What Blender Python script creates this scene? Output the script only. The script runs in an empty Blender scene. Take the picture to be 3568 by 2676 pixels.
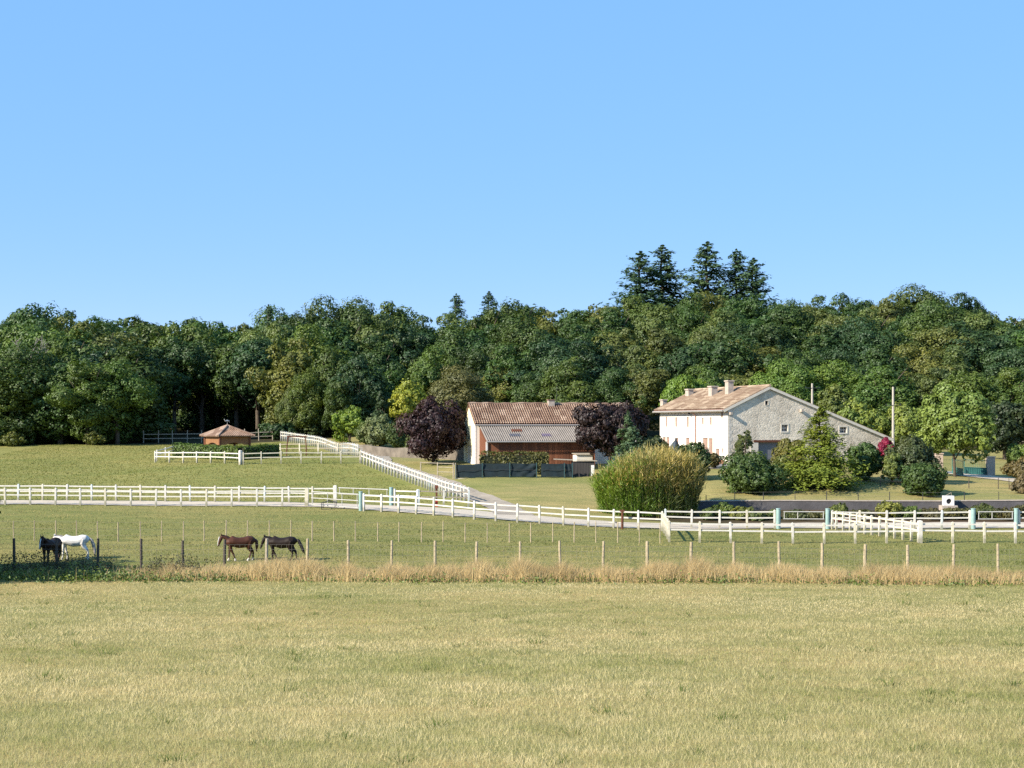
import bpy, bmesh, math, random
import numpy as np
from mathutils import Vector, Matrix

# ------------------------------------------------------------------ camera, sky, sun, exposure
F, CX, HY, ZC = 5000.0, 1784.0, 1477.0, 8.5      # survey constants: focal length, centre column, horizon row, eye height
sc = bpy.context.scene
cam = bpy.data.cameras.new('camera')
cam.sensor_width = 36.0
cam.lens = 36.0 * F / 3568.0
cam.shift_y = (HY - 1338.0) / 3568.0
cam.clip_start, cam.clip_end = 0.5, 8000.0
camo = bpy.data.objects.new('camera', cam)
sc.collection.objects.link(camo)
camo.location = (0, 0, ZC)
camo.rotation_euler = (math.radians(90), 0, 0)
sc.camera = camo

SUN_EL = math.radians(31.0)
SUN_AZ = math.atan2(-0.87, -0.493)               # azimuth from +Y towards +X, direction TO the sun
world = bpy.data.worlds.new('World')
sc.world = world
world.use_nodes = True
wn, wl = world.node_tree.nodes, world.node_tree.links
bg = wn['Background']
sky = wn.new('ShaderNodeTexSky')
sky.sky_type = 'NISHITA'
sky.sun_disc = False
sky.sun_elevation = SUN_EL
sky.sun_rotation = SUN_AZ
sky.altitude = 60
sky.air_density = 0.6
sky.dust_density = 0.0
sky.ozone_density = 4.0
# a very clear even sky: the brightness range of the whole dome is compressed, hue and saturation kept
hs = wn.new('ShaderNodeSeparateColor'); hs.mode = 'HSV'
hc = wn.new('ShaderNodeCombineColor'); hc.mode = 'HSV'
pw = wn.new('ShaderNodeMath'); pw.operation = 'POWER'; pw.inputs[1].default_value = 0.20
ml = wn.new('ShaderNodeMath'); ml.operation = 'MULTIPLY'; ml.inputs[1].default_value = 4.07
hu = wn.new('ShaderNodeMath'); hu.operation = 'MULTIPLY_ADD'; hu.inputs[1].default_value = 0.15; hu.inputs[2].default_value = 0.85 * 0.599
wl.new(sky.outputs[0], hs.inputs[0]); wl.new(hs.outputs[0], hu.inputs[0]); wl.new(hu.outputs[0], hc.inputs[0]); wl.new(hs.outputs[1], hc.inputs[1])
wl.new(hs.outputs[2], pw.inputs[0]); wl.new(pw.outputs[0], ml.inputs[0]); wl.new(ml.outputs[0], hc.inputs[2])
wl.new(hc.outputs[0], bg.inputs[0])
bg.inputs[1].default_value = 0.10
sun = bpy.data.lights.new('sun', 'SUN')
sun.energy = 5.0
sun.angle = math.radians(0.53)
sun.color = (1.0, 0.90, 0.74)
suno = bpy.data.objects.new('sun', sun)
sc.collection.objects.link(suno)
sdir = Vector((math.sin(SUN_AZ) * math.cos(SUN_EL), math.cos(SUN_AZ) * math.cos(SUN_EL), math.sin(SUN_EL)))
suno.rotation_euler = sdir.to_track_quat('Z', 'Y').to_euler()
suno.location = (-60, -30, 60)
sc.view_settings.view_transform = 'Standard'
sc.view_settings.look = 'None'
sc.view_settings.exposure = 0.95
sc.view_settings.gamma = 1.0
sc.view_settings.use_curve_mapping = False
sc.render.engine = 'CYCLES'
sc.cycles.use_denoising = False
sc.cycles.max_bounces = 6
sc.cycles.transparent_max_bounces = 4
sc.cycles.diffuse_bounces = 2

random.seed(7)
RNG = np.random.default_rng(7)
COL = sc.collection


def at(px, py, Y):
    """a surveyed point of the photograph at depth Y, in metres"""
    return Vector(((px - CX) * Y / F, Y, ZC - (py - HY) * Y / F))


def ax(px, Y):
    return (px - CX) * Y / F


# ------------------------------------------------------------------ materials
MATS = {}


def newmat(name):
    m = bpy.data.materials.new(name)
    m.use_nodes = True
    nt = m.node_tree
    for n in list(nt.nodes):
        nt.nodes.remove(n)
    out = nt.nodes.new('ShaderNodeOutputMaterial')
    return m, nt, out


def ramp(nt, stops, fac=None):
    r = nt.nodes.new('ShaderNodeValToRGB')
    el = r.color_ramp.elements
    while len(el) < len(stops):
        el.new(0.5)
    for e, (p, c) in zip(el, stops):
        e.position = p
        e.color = (c[0], c[1], c[2], 1)
    if fac is not None:
        nt.links.new(fac, r.inputs[0])
    return r.outputs[0]


def noise(nt, scale, detail=4, vec=None, rough=0.55, dist=0.0):
    n = nt.nodes.new('ShaderNodeTexNoise')
    n.inputs['Scale'].default_value = scale
    n.inputs['Detail'].default_value = detail
    n.inputs['Roughness'].default_value = rough
    n.inputs['Distortion'].default_value = dist
    if vec is not None:
        nt.links.new(vec, n.inputs['Vector'])
    return n.outputs['Fac']


def coords(nt, which='Object', scale=(1, 1, 1)):
    tc = nt.nodes.new('ShaderNodeTexCoord')
    mp = nt.nodes.new('ShaderNodeMapping')
    mp.inputs['Scale'].default_value = scale
    nt.links.new(tc.outputs[which], mp.inputs['Vector'])
    return mp.outputs['Vector']


def worldpos(nt, scale=(1, 1, 1)):
    g = nt.nodes.new('ShaderNodeNewGeometry')
    mp = nt.nodes.new('ShaderNodeMapping')
    mp.inputs['Scale'].default_value = scale
    nt.links.new(g.outputs['Position'], mp.inputs['Vector'])
    return mp.outputs['Vector']


def mix(nt, kind, a, b, fac=1.0):
    m = nt.nodes.new('ShaderNodeMix')
    m.data_type = 'RGBA'
    m.blend_type = kind
    for sock, v in ((m.inputs['Factor'], fac), (m.inputs['A'], a), (m.inputs['B'], b)):
        if isinstance(v, (int, float)):
            sock.default_value = v
        elif isinstance(v, tuple):
            sock.default_value = (v[0], v[1], v[2], 1)
        else:
            nt.links.new(v, sock)
    return m.outputs['Result']


def plain(name, col, rough=0.75, var=0.25, scale=3.0, bump=0.0, bscale=20.0, spec=0.3, metal=0.0, stretch=(1, 1, 1), pos=False):
    """a painted or weathered surface: base colour with blotchy wear, optional fine relief"""
    if name in MATS:
        return MATS[name]
    m, nt, out = newmat(name)
    p = nt.nodes.new('ShaderNodeBsdfPrincipled')
    vec = worldpos(nt, stretch) if pos else coords(nt, 'Object', stretch)
    f = noise(nt, scale, 5, vec, 0.65)
    lo = tuple(c * (1 - var) for c in col)
    hi = tuple(min(1, c * (1 + var * 0.8)) for c in col)
    c = ramp(nt, [(0.3, lo), (0.55, col), (0.75, hi)], f)
    nt.links.new(c, p.inputs['Base Color'])
    p.inputs['Roughness'].default_value = rough
    p.inputs['Metallic'].default_value = metal
    p.inputs['Specular IOR Level'].default_value = spec
    if bump:
        b = nt.nodes.new('ShaderNodeBump')
        b.inputs['Strength'].default_value = bump
        b.inputs['Distance'].default_value = 0.05
        nt.links.new(noise(nt, bscale, 4, vec), b.inputs['Height'])
        nt.links.new(b.outputs[0], p.inputs['Normal'])
    nt.links.new(p.outputs[0], out.inputs[0])
    MATS[name] = m
    return m


def foliage_mat(name, translucent=0.20, spread=0.5):
    """leaves: the object's own colour, varied from leaf to leaf and from tree to tree"""
    m, nt, out = newmat(name)
    oi = nt.nodes.new('ShaderNodeObjectInfo')
    at_ = nt.nodes.new('ShaderNodeAttribute')
    at_.attribute_name = 'tint'
    tint = at_.outputs['Fac']
    shade = ramp(nt, [(0.0, (0.62, 0.68, 0.72)), (0.5, (1.0, 1.0, 1.0)), (1.0, (1.38, 1.30, 1.12))], tint)
    c = mix(nt, 'MULTIPLY', oi.outputs['Color'], shade, spread * 2 if spread < 0.5 else 1.0)
    nz = noise(nt, 0.22, 2, worldpos(nt), 0.6)
    warm = ramp(nt, [(0.32, (0.86, 0.95, 1.05)), (0.5, (1, 1, 1)), (0.68, (1.16, 1.07, 0.85))], nz)
    c = mix(nt, 'MULTIPLY', c, warm, 0.8)
    c = mix(nt, 'MULTIPLY', c, (0.93, 1.0, 0.66), 1.0)
    d = nt.nodes.new('ShaderNodeBsdfDiffuse')
    t = nt.nodes.new('ShaderNodeBsdfTranslucent')
    nt.links.new(c, d.inputs[0])
    tc = mix(nt, 'MULTIPLY', c, (1.15, 1.25, 0.6), 1.0)
    nt.links.new(tc, t.inputs[0])
    ms = nt.nodes.new('ShaderNodeMixShader')
    ms.inputs[0].default_value = translucent
    nt.links.new(d.outputs[0], ms.inputs[1])
    nt.links.new(t.outputs[0], ms.inputs[2])
    g = nt.nodes.new('ShaderNodeBsdfGlossy')
    g.inputs['Roughness'].default_value = 0.5
    g.inputs['Color'].default_value = (0.8, 0.85, 0.9, 1)
    ms2 = nt.nodes.new('ShaderNodeMixShader')
    ms2.inputs[0].default_value = 0.03
    nt.links.new(ms.outputs[0], ms2.inputs[1])
    nt.links.new(g.outputs[0], ms2.inputs[2])
    nt.links.new(ms2.outputs[0], out.inputs[0])
    MATS[name] = m
    return m


FOL = foliage_mat('leaves')


def grass_mat(name, green, straw, patch=0.06, bias=0.5, width=0.18):
    """grass blades: green to straw, drifting in patches across the field"""
    m, nt, out = newmat(name)
    at_ = nt.nodes.new('ShaderNodeAttribute')
    at_.attribute_name = 'tint'
    n1 = noise(nt, patch, 5, worldpos(nt, (0.55, 1.0, 1)), 0.65)
    n2 = noise(nt, patch * 8, 4, worldpos(nt, (0.8, 1.0, 1)), 0.65)
    ad = nt.nodes.new('ShaderNodeMath'); ad.operation = 'ADD'
    m1 = nt.nodes.new('ShaderNodeMath'); m1.operation = 'MULTIPLY_ADD'
    nt.links.new(n2, m1.inputs[0]); m1.inputs[1].default_value = 0.75
    m0 = nt.nodes.new('ShaderNodeMath'); m0.operation = 'MULTIPLY'; nt.links.new(n1, m0.inputs[0]); m0.inputs[1].default_value = 1.5
    nt.links.new(m0.outputs[0], m1.inputs[2])
    m2 = nt.nodes.new('ShaderNodeMath'); m2.operation = 'MULTIPLY_ADD'
    nt.links.new(at_.outputs['Fac'], m2.inputs[0]); m2.inputs[1].default_value = 0.40; nt.links.new(m1.outputs[0], m2.inputs[2])
    c = ramp(nt, [(0, green), (1, straw)])
    mr = nt.nodes.new('ShaderNodeMapRange')
    mr.inputs['From Min'].default_value = 1.325 + (0.5 - bias) - width * 1.7
    mr.inputs['From Max'].default_value = 1.325 + (0.5 - bias) + width * 1.7
    nt.links.new(m2.outputs[0], mr.inputs['Value'])
    nt.links.new(mr.outputs[0], c.node.inputs[0])
    d = nt.nodes.new('ShaderNodeBsdfDiffuse')
    t = nt.nodes.new('ShaderNodeBsdfTranslucent')
    nt.links.new(c, d.inputs[0]); nt.links.new(c, t.inputs[0])
    ms = nt.nodes.new('ShaderNodeMixShader'); ms.inputs[0].default_value = 0.35
    nt.links.new(d.outputs[0], ms.inputs[1]); nt.links.new(t.outputs[0], ms.inputs[2])
    nt.links.new(ms.outputs[0], out.inputs[0])
    MATS[name] = m
    return m


BARK = plain('bark', (0.10, 0.08, 0.06), 0.9, 0.4, 4.0, 0.6, 14)
WHITE = plain('white_concrete', (0.62, 0.59, 0.54), 0.8, 0.16, 5.0, pos=True)
CREAM = plain('cream_concrete', (0.60, 0.55, 0.44), 0.8, 0.16, 5.0, pos=True)
PALEBLUE = plain('pale_blue_concrete', (0.54, 0.58, 0.58), 0.8, 0.16, 5.0, pos=True)
AQUA = plain('aqua_paint', (0.25, 0.37, 0.36), 0.7, 0.2, 4.0)
DARKWOOD = plain('dark_wood', (0.085, 0.07, 0.06), 0.9, 0.3, 6.0)
GREYWOOD = plain('grey_weathered_wood', (0.36, 0.31, 0.24), 0.9, 0.3, 6.0, pos=True)
METAL = plain('galvanised_tube', (0.46, 0.45, 0.43), 0.5, 0.15, 6.0)
DARKMETAL = plain('dark_metal', (0.05, 0.05, 0.055), 0.5, 0.2, 6.0, metal=0.3)
BROWNWOOD = plain('red_brown_boards', (0.17, 0.065, 0.035), 0.8, 0.35, 2.5, 0.3, 30, stretch=(6, 6, 0.6))
PALEWOOD = plain('honey_boards', (0.29, 0.145, 0.07), 0.8, 0.3, 3.0, stretch=(6, 6, 0.6))


# ------------------------------------------------------------------ object helpers
def tag(o, label=None, cat=None, group=None, kind=None):
    if label: o['label'] = label
    if cat: o['category'] = cat
    if group: o['group'] = group
    if kind: o['kind'] = kind
    return o


def link(name, data, parent=None, loc=None, mat=None, color=None):
    o = bpy.data.objects.new(name, data)
    COL.objects.link(o)
    if parent is not None: o.parent = parent
    if loc is not None: o.location = loc
    if mat is not None and data is not None and not data.materials: data.materials.append(mat)
    if color is not None: o.color = (color[0], color[1], color[2], 1)
    return o


def empty(name, loc, rz=0.0):
    o = link(name, None, None, loc)
    o.rotation_euler = (0, 0, rz)
    o.empty_display_size = 0.3
    return o


def np_mesh(name, V, Fc, smooth=False, tint=None):
    V = np.asarray(V, dtype=np.float32).reshape(-1, 3)
    Fc = np.asarray(Fc, dtype=np.int32)
    k = Fc.shape[1]
    me = bpy.data.meshes.new(name)
    me.vertices.add(len(V)); me.vertices.foreach_set('co', V.ravel())
    me.loops.add(Fc.size); me.loops.foreach_set('vertex_index', Fc.ravel())
    me.polygons.add(len(Fc))
    me.polygons.foreach_set('loop_start', np.arange(0, Fc.size, k, dtype=np.int32))
    me.polygons.foreach_set('loop_total', np.full(len(Fc), k, dtype=np.int32))
    me.polygons.foreach_set('use_smooth', np.full(len(Fc), smooth, dtype=bool))
    if tint is not None:
        a = me.attributes.new('tint', 'FLOAT', 'FACE')
        a.data.foreach_set('value', np.asarray(tint, dtype=np.float32))
    me.update(calc_edges=True)
    return me


class MB:
    """collects boxes, tubes and free faces into one mesh"""
    def __init__(self):
        self.v, self.f = [], []

    def add(self, V, Fs):
        n = len(self.v)
        self.v += [tuple(p) for p in V]
        self.f += [tuple(i + n for i in f) for f in Fs]
        return self

    def box(self, x0, x1, y0, y1, z0, z1):
        return self.add([(x0, y0, z0), (x1, y0, z0), (x1, y1, z0), (x0, y1, z0), (x0, y0, z1), (x1, y0, z1), (x1, y1, z1), (x0, y1, z1)],
                        [(0, 3, 2, 1), (4, 5, 6, 7), (0, 1, 5, 4), (1, 2, 6, 5), (2, 3, 7, 6), (3, 0, 4, 7)])

    def tube(self, pts, rad, seg=8, caps=True):
        pts = [Vector(p) for p in pts]
        if not isinstance(rad, (list, tuple)): rad = [rad] * len(pts)
        V, Fs = [], []
        for i, p in enumerate(pts):
            d = (pts[min(i + 1, len(pts) - 1)] - pts[max(i - 1, 0)]).normalized()
            ref = Vector((0, 1, 0)) if abs(d.y) < 0.9 else Vector((1, 0, 0))
            a = d.cross(ref).normalized(); b = d.cross(a).normalized()
            r = rad[i]
            ra, rb = r if isinstance(r, tuple) else (r, r)
            for k in range(seg):
                t = 2 * math.pi * k / seg
                V.append(p + a * (math.cos(t) * ra) + b * (math.sin(t) * rb))
        for i in range(len(pts) - 1):
            for k in range(seg):
                k2 = (k + 1) % seg
                Fs.append((i * seg + k, i * seg + k2, (i + 1) * seg + k2, (i + 1) * seg + k))
        if caps:
            Fs.append(tuple(range(seg)))
            Fs.append(tuple(reversed(range((len(pts) - 1) * seg, len(pts) * seg))))
        return self.add(V, Fs)

    def mesh(self, name, smooth=False):
        me = bpy.data.meshes.new(name)
        me.from_pydata(self.v, [], self.f)
        me.update()
        bm = bmesh.new(); bm.from_mesh(me)
        bmesh.ops.recalc_face_normals(bm, faces=bm.faces)
        bm.to_mesh(me); bm.free()
        if smooth:
            me.polygons.foreach_set('use_smooth', [True] * len(me.polygons))
        return me

    def build(self, name, mat, parent=None, loc=None, smooth=False):
        return link(name, self.mesh(name, smooth), parent, loc, mat)


# ------------------------------------------------------------------ terrain
CP = []   # (X, Y, Z)


def cp(px, py, Y):
    p = at(px, py, Y); CP.append((p.x, p.y, p.z))


for X in (-70, -40, -20, 0, 20, 40, 70):
    for Y in (-15, 25, 50, 70):
        CP.append((X, Y, 0.0))
for px, py, Y in [(50, 1985, 81), (700, 1983, 81), (1500, 1990, 80.5), (2400, 1997, 80), (3300, 2006, 80),
                  (50, 1886, 93), (700, 1887, 93), (1500, 1889, 93), (2100, 1890, 93.5), (2700, 1893, 94), (3500, 1892, 94),
                  (20, 1760, 115), (500, 1763, 115), (1000, 1766, 115), (1257, 1780, 111), (1511, 1801, 107), (1800, 1821, 105), (2137, 1840, 103), (2306, 1846, 102),
                  (60, 1745, 118.3), (600, 1746, 118.3), (1168, 1754, 117.5), (1363, 1762, 115), (1546, 1762, 114), (1633, 1766, 118),
                  (2410, 1844, 104.8), (2700, 1844, 104.8), (3100, 1844, 104.8), (3500, 1844, 104.8), (2500, 1823, 110.5), (3000, 1823, 110.5), (3500, 1823, 110.5),
                  (1480, 1704, 131), (1400, 1672, 138), (1330, 1645, 144), (1259, 1614, 150),
                  (838, 1619, 148), (541, 1613, 158), (1100, 1616, 149), (300, 1650, 146), (50, 1650, 146), (300, 1600, 168), (50, 1600, 168),
                  (700, 1575, 172), (700, 1551, 192), (250, 1553, 190), (0, 1554, 190), (1000, 1545, 192), (1247, 1585, 160), (1120, 1560, 178), (979, 1536, 200),
                  (1588, 1667, 135), (1990, 1667, 135), (1900, 1715, 124), (1700, 1735, 120), (1600, 1620, 148), (2100, 1618, 148), (1900, 1596, 158),
                  (1400, 1600, 168), (2400, 1600, 152), (2537, 1612, 143.5), (2800, 1612, 145.5), (3095, 1610, 149),
                  (2050, 1778, 115), (2450, 1780, 117.6), (3100, 1780, 117.6), (3560, 1780, 117.6),
                  (2600, 1660, 133), (2950, 1664, 133), (3350, 1667, 136), (3300, 1652, 145), (3560, 1675, 136), (3450, 1580, 178)]:
    cp(px, py, Y)
for X, Y, Z in [(-70, 195, 5.6), (-50, 215, 6.4), (-35, 225, 7.2), (-60, 250, 8.8), (-30, 260, 10), (-90, 150, 3.4), (-90, 120, 2.2), (-90, 93, 0.9), (-90, 250, 8.5),
                (-8, 200, 7), (-8, 230, 9.5), (-5, 260, 13), (10, 185, 6.2), (10, 208, 8.6), (10, 232, 11.8), (10, 258, 15), (10, 288, 18.5),
                (40, 185, 6.0), (40, 208, 8.6), (40, 232, 11.8), (40, 258, 15.2), (40, 288, 19), (75, 150, 3.2), (75, 188, 6), (80, 232, 11), (85, 288, 18), (75, 110, 1.0), (75, 94, 0.6),
                (-60, 320, 10), (0, 330, 17), (50, 340, 21), (110, 340, 19), (110, 230, 10), (110, 150, 3.2), (110, 100, 0.7), (-110, 340, 9)]:
    CP.append((X, Y, Z))
CP = np.array(CP)
_c = 6.0
_d = np.sqrt(((CP[:, None, :2] - CP[None, :, :2]) ** 2).sum(-1) + _c * _c)
_n = len(CP)
_A = np.zeros((_n + 3, _n + 3)); _A[:_n, :_n] = _d - 0.35 * np.eye(_n)
_A[:_n, _n] = 1; _A[:_n, _n + 1] = CP[:, 0]; _A[:_n, _n + 2] = CP[:, 1]
_A[_n:, :_n] = _A[:_n, _n:].T
_w = np.linalg.solve(_A, np.concatenate([CP[:, 2], np.zeros(3)]))


def _raw(X, Y):
    X = np.clip(X, -110, 110); Y = np.clip(Y, -15, 340)
    out = _w[_n] + _w[_n + 1] * X + _w[_n + 2] * Y
    for i in range(_n):
        out = out + _w[i] * np.sqrt((X - CP[i, 0]) ** 2 + (Y - CP[i, 1]) ** 2 + _c * _c)
    return np.where(Y < 68, out * np.clip((Y - 50) / 18, 0, 1), out)


gx = np.concatenate([[-3000, -1200, -500, -240, -170, -130], np.arange(-112, 112.1, 1.25), [130, 170, 240, 500, 1200, 3000]])
gy = np.concatenate([[-600, -200, -80, -40], np.arange(-20, 60, 4.0), np.arange(60, 215, 1.0), np.arange(215, 345, 3.0), [360, 420, 600, 1200, 3000]])
GX, GY = np.meshgrid(gx, gy)
GZ = _raw(GX, GY)
_bump = np.sin(GX * 0.31 + 1.3 * np.sin(GY * 0.17)) * np.cos(GY * 0.27 + 0.8 * np.sin(GX * 0.13))
GZ = GZ + 0.035 * _bump * (np.abs(GX) < 112)
# the garden stands on a retaining wall: a straight step along Y = 118
WALL_Y, WALL_X0, WALL_X1 = 118.4, ax(2436, 118.4), 56.0
_step = (GX > WALL_X0) & (GX < 112) & (GY > WALL_Y) & (GY < 134)
GZ = np.where(_step, GZ + 0.62 * np.clip((134 - GY) / (134 - WALL_Y), 0, 1) * np.clip((GX - WALL_X0) / 1.2, 0, 1), GZ)


def gz(X, Y):
    X = np.asarray(X, dtype=float); Y = np.asarray(Y, dtype=float)
    i = np.clip(np.searchsorted(gx, X) - 1, 0, len(gx) - 2)
    j = np.clip(np.searchsorted(gy, Y) - 1, 0, len(gy) - 2)
    u = np.clip((X - gx[i]) / (gx[i + 1] - gx[i]), 0, 1); v = np.clip((Y - gy[j]) / (gy[j + 1] - gy[j]), 0, 1)
    return (GZ[j, i] * (1 - u) * (1 - v) + GZ[j, i + 1] * u * (1 - v) + GZ[j + 1, i] * (1 - u) * v + GZ[j + 1, i + 1] * u * v)


def g3(X, Y, dz=0.0):
    return Vector((X, Y, float(gz(X, Y)) + dz))


def gp(px, Y, dz=0.0):
    return g3(ax(px, Y), Y, dz)


def build_ground():
    ny, nx = GX.shape
    V = np.stack([GX, GY, GZ], -1).reshape(-1, 3)
    idx = np.arange(ny * nx).reshape(ny, nx)
    Fc = np.stack([idx[:-1, :-1], idx[:-1, 1:], idx[1:, 1:], idx[1:, :-1]], -1).reshape(-1, 4)
    me = np_mesh('ground', V, Fc, smooth=True)
    zone = np.zeros((ny * nx, 4), dtype=np.float32); zone[:, 3] = 1
    X, Y = V[:, 0], V[:, 1]
    field = np.array([0.26, 0.22, 0.085]); paddock = np.array([0.19, 0.185, 0.062])
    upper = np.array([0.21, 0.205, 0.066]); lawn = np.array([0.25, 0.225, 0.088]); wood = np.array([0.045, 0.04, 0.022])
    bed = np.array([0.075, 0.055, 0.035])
    lane_y = np.interp(X, [-40, -17, -11, -6, 0, 8, 18, 60], [116.6, 116.4, 113.5, 110, 107, 105, 107.5, 107.5])
    zone[:, :3] = np.where((Y < 76.5)[:, None], field, paddock)
    zone[:, :3] = np.where((Y > lane_y)[:, None], upper, zone[:, :3])
    side = np.interp(Y, [112, 120, 135, 150, 165, 200], [-2.0, -3.0, -8, -15, -17, -31])
    zone[:, :3] = np.where(((Y > lane_y) & (X > side + 2))[:, None], lawn, zone[:, :3])
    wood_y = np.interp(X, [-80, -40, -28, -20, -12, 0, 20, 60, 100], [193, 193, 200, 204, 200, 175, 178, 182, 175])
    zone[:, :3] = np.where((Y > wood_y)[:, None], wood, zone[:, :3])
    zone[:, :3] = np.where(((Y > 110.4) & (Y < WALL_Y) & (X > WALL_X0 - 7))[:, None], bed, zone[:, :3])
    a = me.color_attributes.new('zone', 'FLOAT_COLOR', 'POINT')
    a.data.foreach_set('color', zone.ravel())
    m, nt, out = newmat('turf_and_soil')
    p = nt.nodes.new('ShaderNodeBsdfPrincipled')
    p.inputs['Roughness'].default_value = 0.95
    p.inputs['Specular IOR Level'].default_value = 0.1
    za = nt.nodes.new('ShaderNodeAttribute'); za.attribute_name = 'zone'
    big = ramp(nt, [(0.30, (0.76, 0.88, 0.74)), (0.5, (1, 1, 1)), (0.66, (1.26, 1.14, 1.22))], noise(nt, 0.11, 6, worldpos(nt, (0.55, 1.0, 1)), 0.65))
    mid = ramp(nt, [(0.30, (0.74, 0.82, 0.68)), (0.5, (1, 1, 1)), (0.70, (1.28, 1.18, 1.18))], noise(nt, 0.8, 6, worldpos(nt, (0.5, 1.1, 1)), 0.7))
    fine = ramp(nt, [(0.25, (0.62, 0.66, 0.58)), (0.5, (1, 1, 1)), (0.78, (1.36, 1.3, 1.24))], noise(nt, 7.0, 5, worldpos(nt, (0.8, 1.0, 1)), 0.75))
    c = mix(nt, 'MULTIPLY', za.outputs['Color'], big, 1.0)
    c = mix(nt, 'MULTIPLY', c, mid, 0.9)
    c = mix(nt, 'MULTIPLY', c, fine, 0.75)
    nt.links.new(c, p.inputs['Base Color'])
    b = nt.nodes.new('ShaderNodeBump'); b.inputs['Strength'].default_value = 0.8; b.inputs['Distance'].default_value = 0.09
    nt.links.new(noise(nt, 5.0, 5, worldpos(nt), 0.7), b.inputs['Height'])
    nt.links.new(b.outputs[0], p.inputs['Normal'])
    nt.links.new(p.outputs[0], out.inputs[0])
    return tag(link('ground', me, None, None, m), 'dry grass fields and lawn of the farm', 'ground', kind='structure')


build_ground()


def strip(name, pts, widths, mat, dz, label, cat, kind='structure', step=0.6):
    """a road sheet laid along a centre line, draped on the ground"""
    P = [Vector((p[0], p[1])) for p in pts]
    L, R = [], []
    for i in range(len(P) - 1):
        n = max(1, int((P[i + 1] - P[i]).length / step))
        for k in range(n + (1 if i == len(P) - 2 else 0)):
            t = k / n
            c = P[i].lerp(P[i + 1], t); w = widths[i] * (1 - t) + widths[i + 1] * t
            d = (P[min(i + 1, len(P) - 1)] - P[i]).normalized()
            L.append((c, Vector((-d.y, d.x)), w))
    nacross = 8
    V, Fc = [], []
    for i, (c, n, w) in enumerate(L):
        jit = 0.14 * math.sin(i * 0.7) + 0.1 * math.sin(i * 1.9)
        for k in range(nacross + 1):
            s = (k / nacross - 0.5) * (w + (jit if k in (0, nacross) else 0))
            q = c + n * s
            V.append((q.x, q.y, float(gz(q.x, q.y)) + dz))
    for i in range(len(L) - 1):
        for k in range(nacross):
            a = i * (nacross + 1) + k
            Fc.append((a, a + nacross + 1, a + nacross + 2, a + 1))
    me = np_mesh(name, V, Fc, smooth=True)
    return tag(link(name, me, None, None, mat), label, cat, kind=kind)


GRAVEL = plain('pale_gravel', (0.50, 0.43, 0.345), 0.95, 0.2, 1.2, 0.5, 12, pos=True, stretch=(0.5, 1.3, 1))
EARTH = plain('path_earth', (0.33, 0.28, 0.22), 0.95, 0.3, 1.0, 0.5, 12, pos=True)
TARMAC = plain('grey_paving', (0.22, 0.21, 0.20), 0.9, 0.2, 1.4, pos=True)
MAINLANE = [(-75, 116.7), (-40, 116.7), (-20, 116.6), (-14.5, 115.6), (-11, 113.4), (-6.2, 110.4), (0, 107.9), (8, 105.6), (13, 106.6), (18, 107.7), (30, 107.9), (80, 107.9)]
strip('lane', MAINLANE, [3.1, 3.1, 3.1, 3.0, 3.6, 4.4, 4.2, 4.4, 4.8, 5.0, 5.0, 5.0], GRAVEL, 0.05, 'pale gravel lane running between the white fences', 'lane')
SPTS = [(1633, 118), (1540, 124.5), (1480, 131), (1400, 138), (1330, 144), (1259, 150)]
SXY = [(ax(p, Y), Y) for p, Y in SPTS]
strip('side_lane', [(0.2, 109.5), (-1.0, 116)] + [(x + 2.0, y + 1.2) for x, y in SXY[1:]] + [(-14.8, 160), (-19, 185)],
      [3.0, 2.6, 2.2, 2.2, 2.2, 2.2, 2.2, 2.2, 2.2], EARTH, 0.06, 'narrow earth lane climbing beside the white fence', 'lane')
strip('driveway', [(ax(3330, 147), 147), (ax(3400, 143), 143), (ax(3490, 138), 138), (ax(3640, 133), 133), (62, 128)], [4.5, 4.5, 4.2, 4, 4], GRAVEL, 0.06, 'pale driveway inside the green gate', 'driveway')
strip('house_yard', [(ax(2445, 141), 141), (ax(2620, 139), 139)], [4.0, 3.4], TARMAC, 0.06, 'grey paved yard in front of the white farmhouse wall', 'yard')


# ------------------------------------------------------------------ leaf cards, crowns
def cards(P, N, size, rng, aspect=0.62):
    """diamond leaf clusters at points P facing roughly along N"""
    n = len(P)
    N = N / (np.linalg.norm(N, axis=1, keepdims=True) + 1e-9)
    r = rng.normal(size=(n, 3))
    T = np.cross(N, r); T /= (np.linalg.norm(T, axis=1, keepdims=True) + 1e-9)
    B = np.cross(N, T)
    s = np.asarray(size).reshape(-1, 1) * np.ones((n, 1))
    V = np.stack([P + T * s, P + B * s * aspect + N * s * 0.12, P - T * s, P - B * s * aspect + N * s * 0.12], 1).reshape(-1, 3)
    Fc = np.arange(4 * n).reshape(n, 4)
    return V, Fc


def sph(rng, n):
    v = rng.normal(size=(n, 3))
    return v / np.linalg.norm(v, axis=1, keepdims=True)


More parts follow.
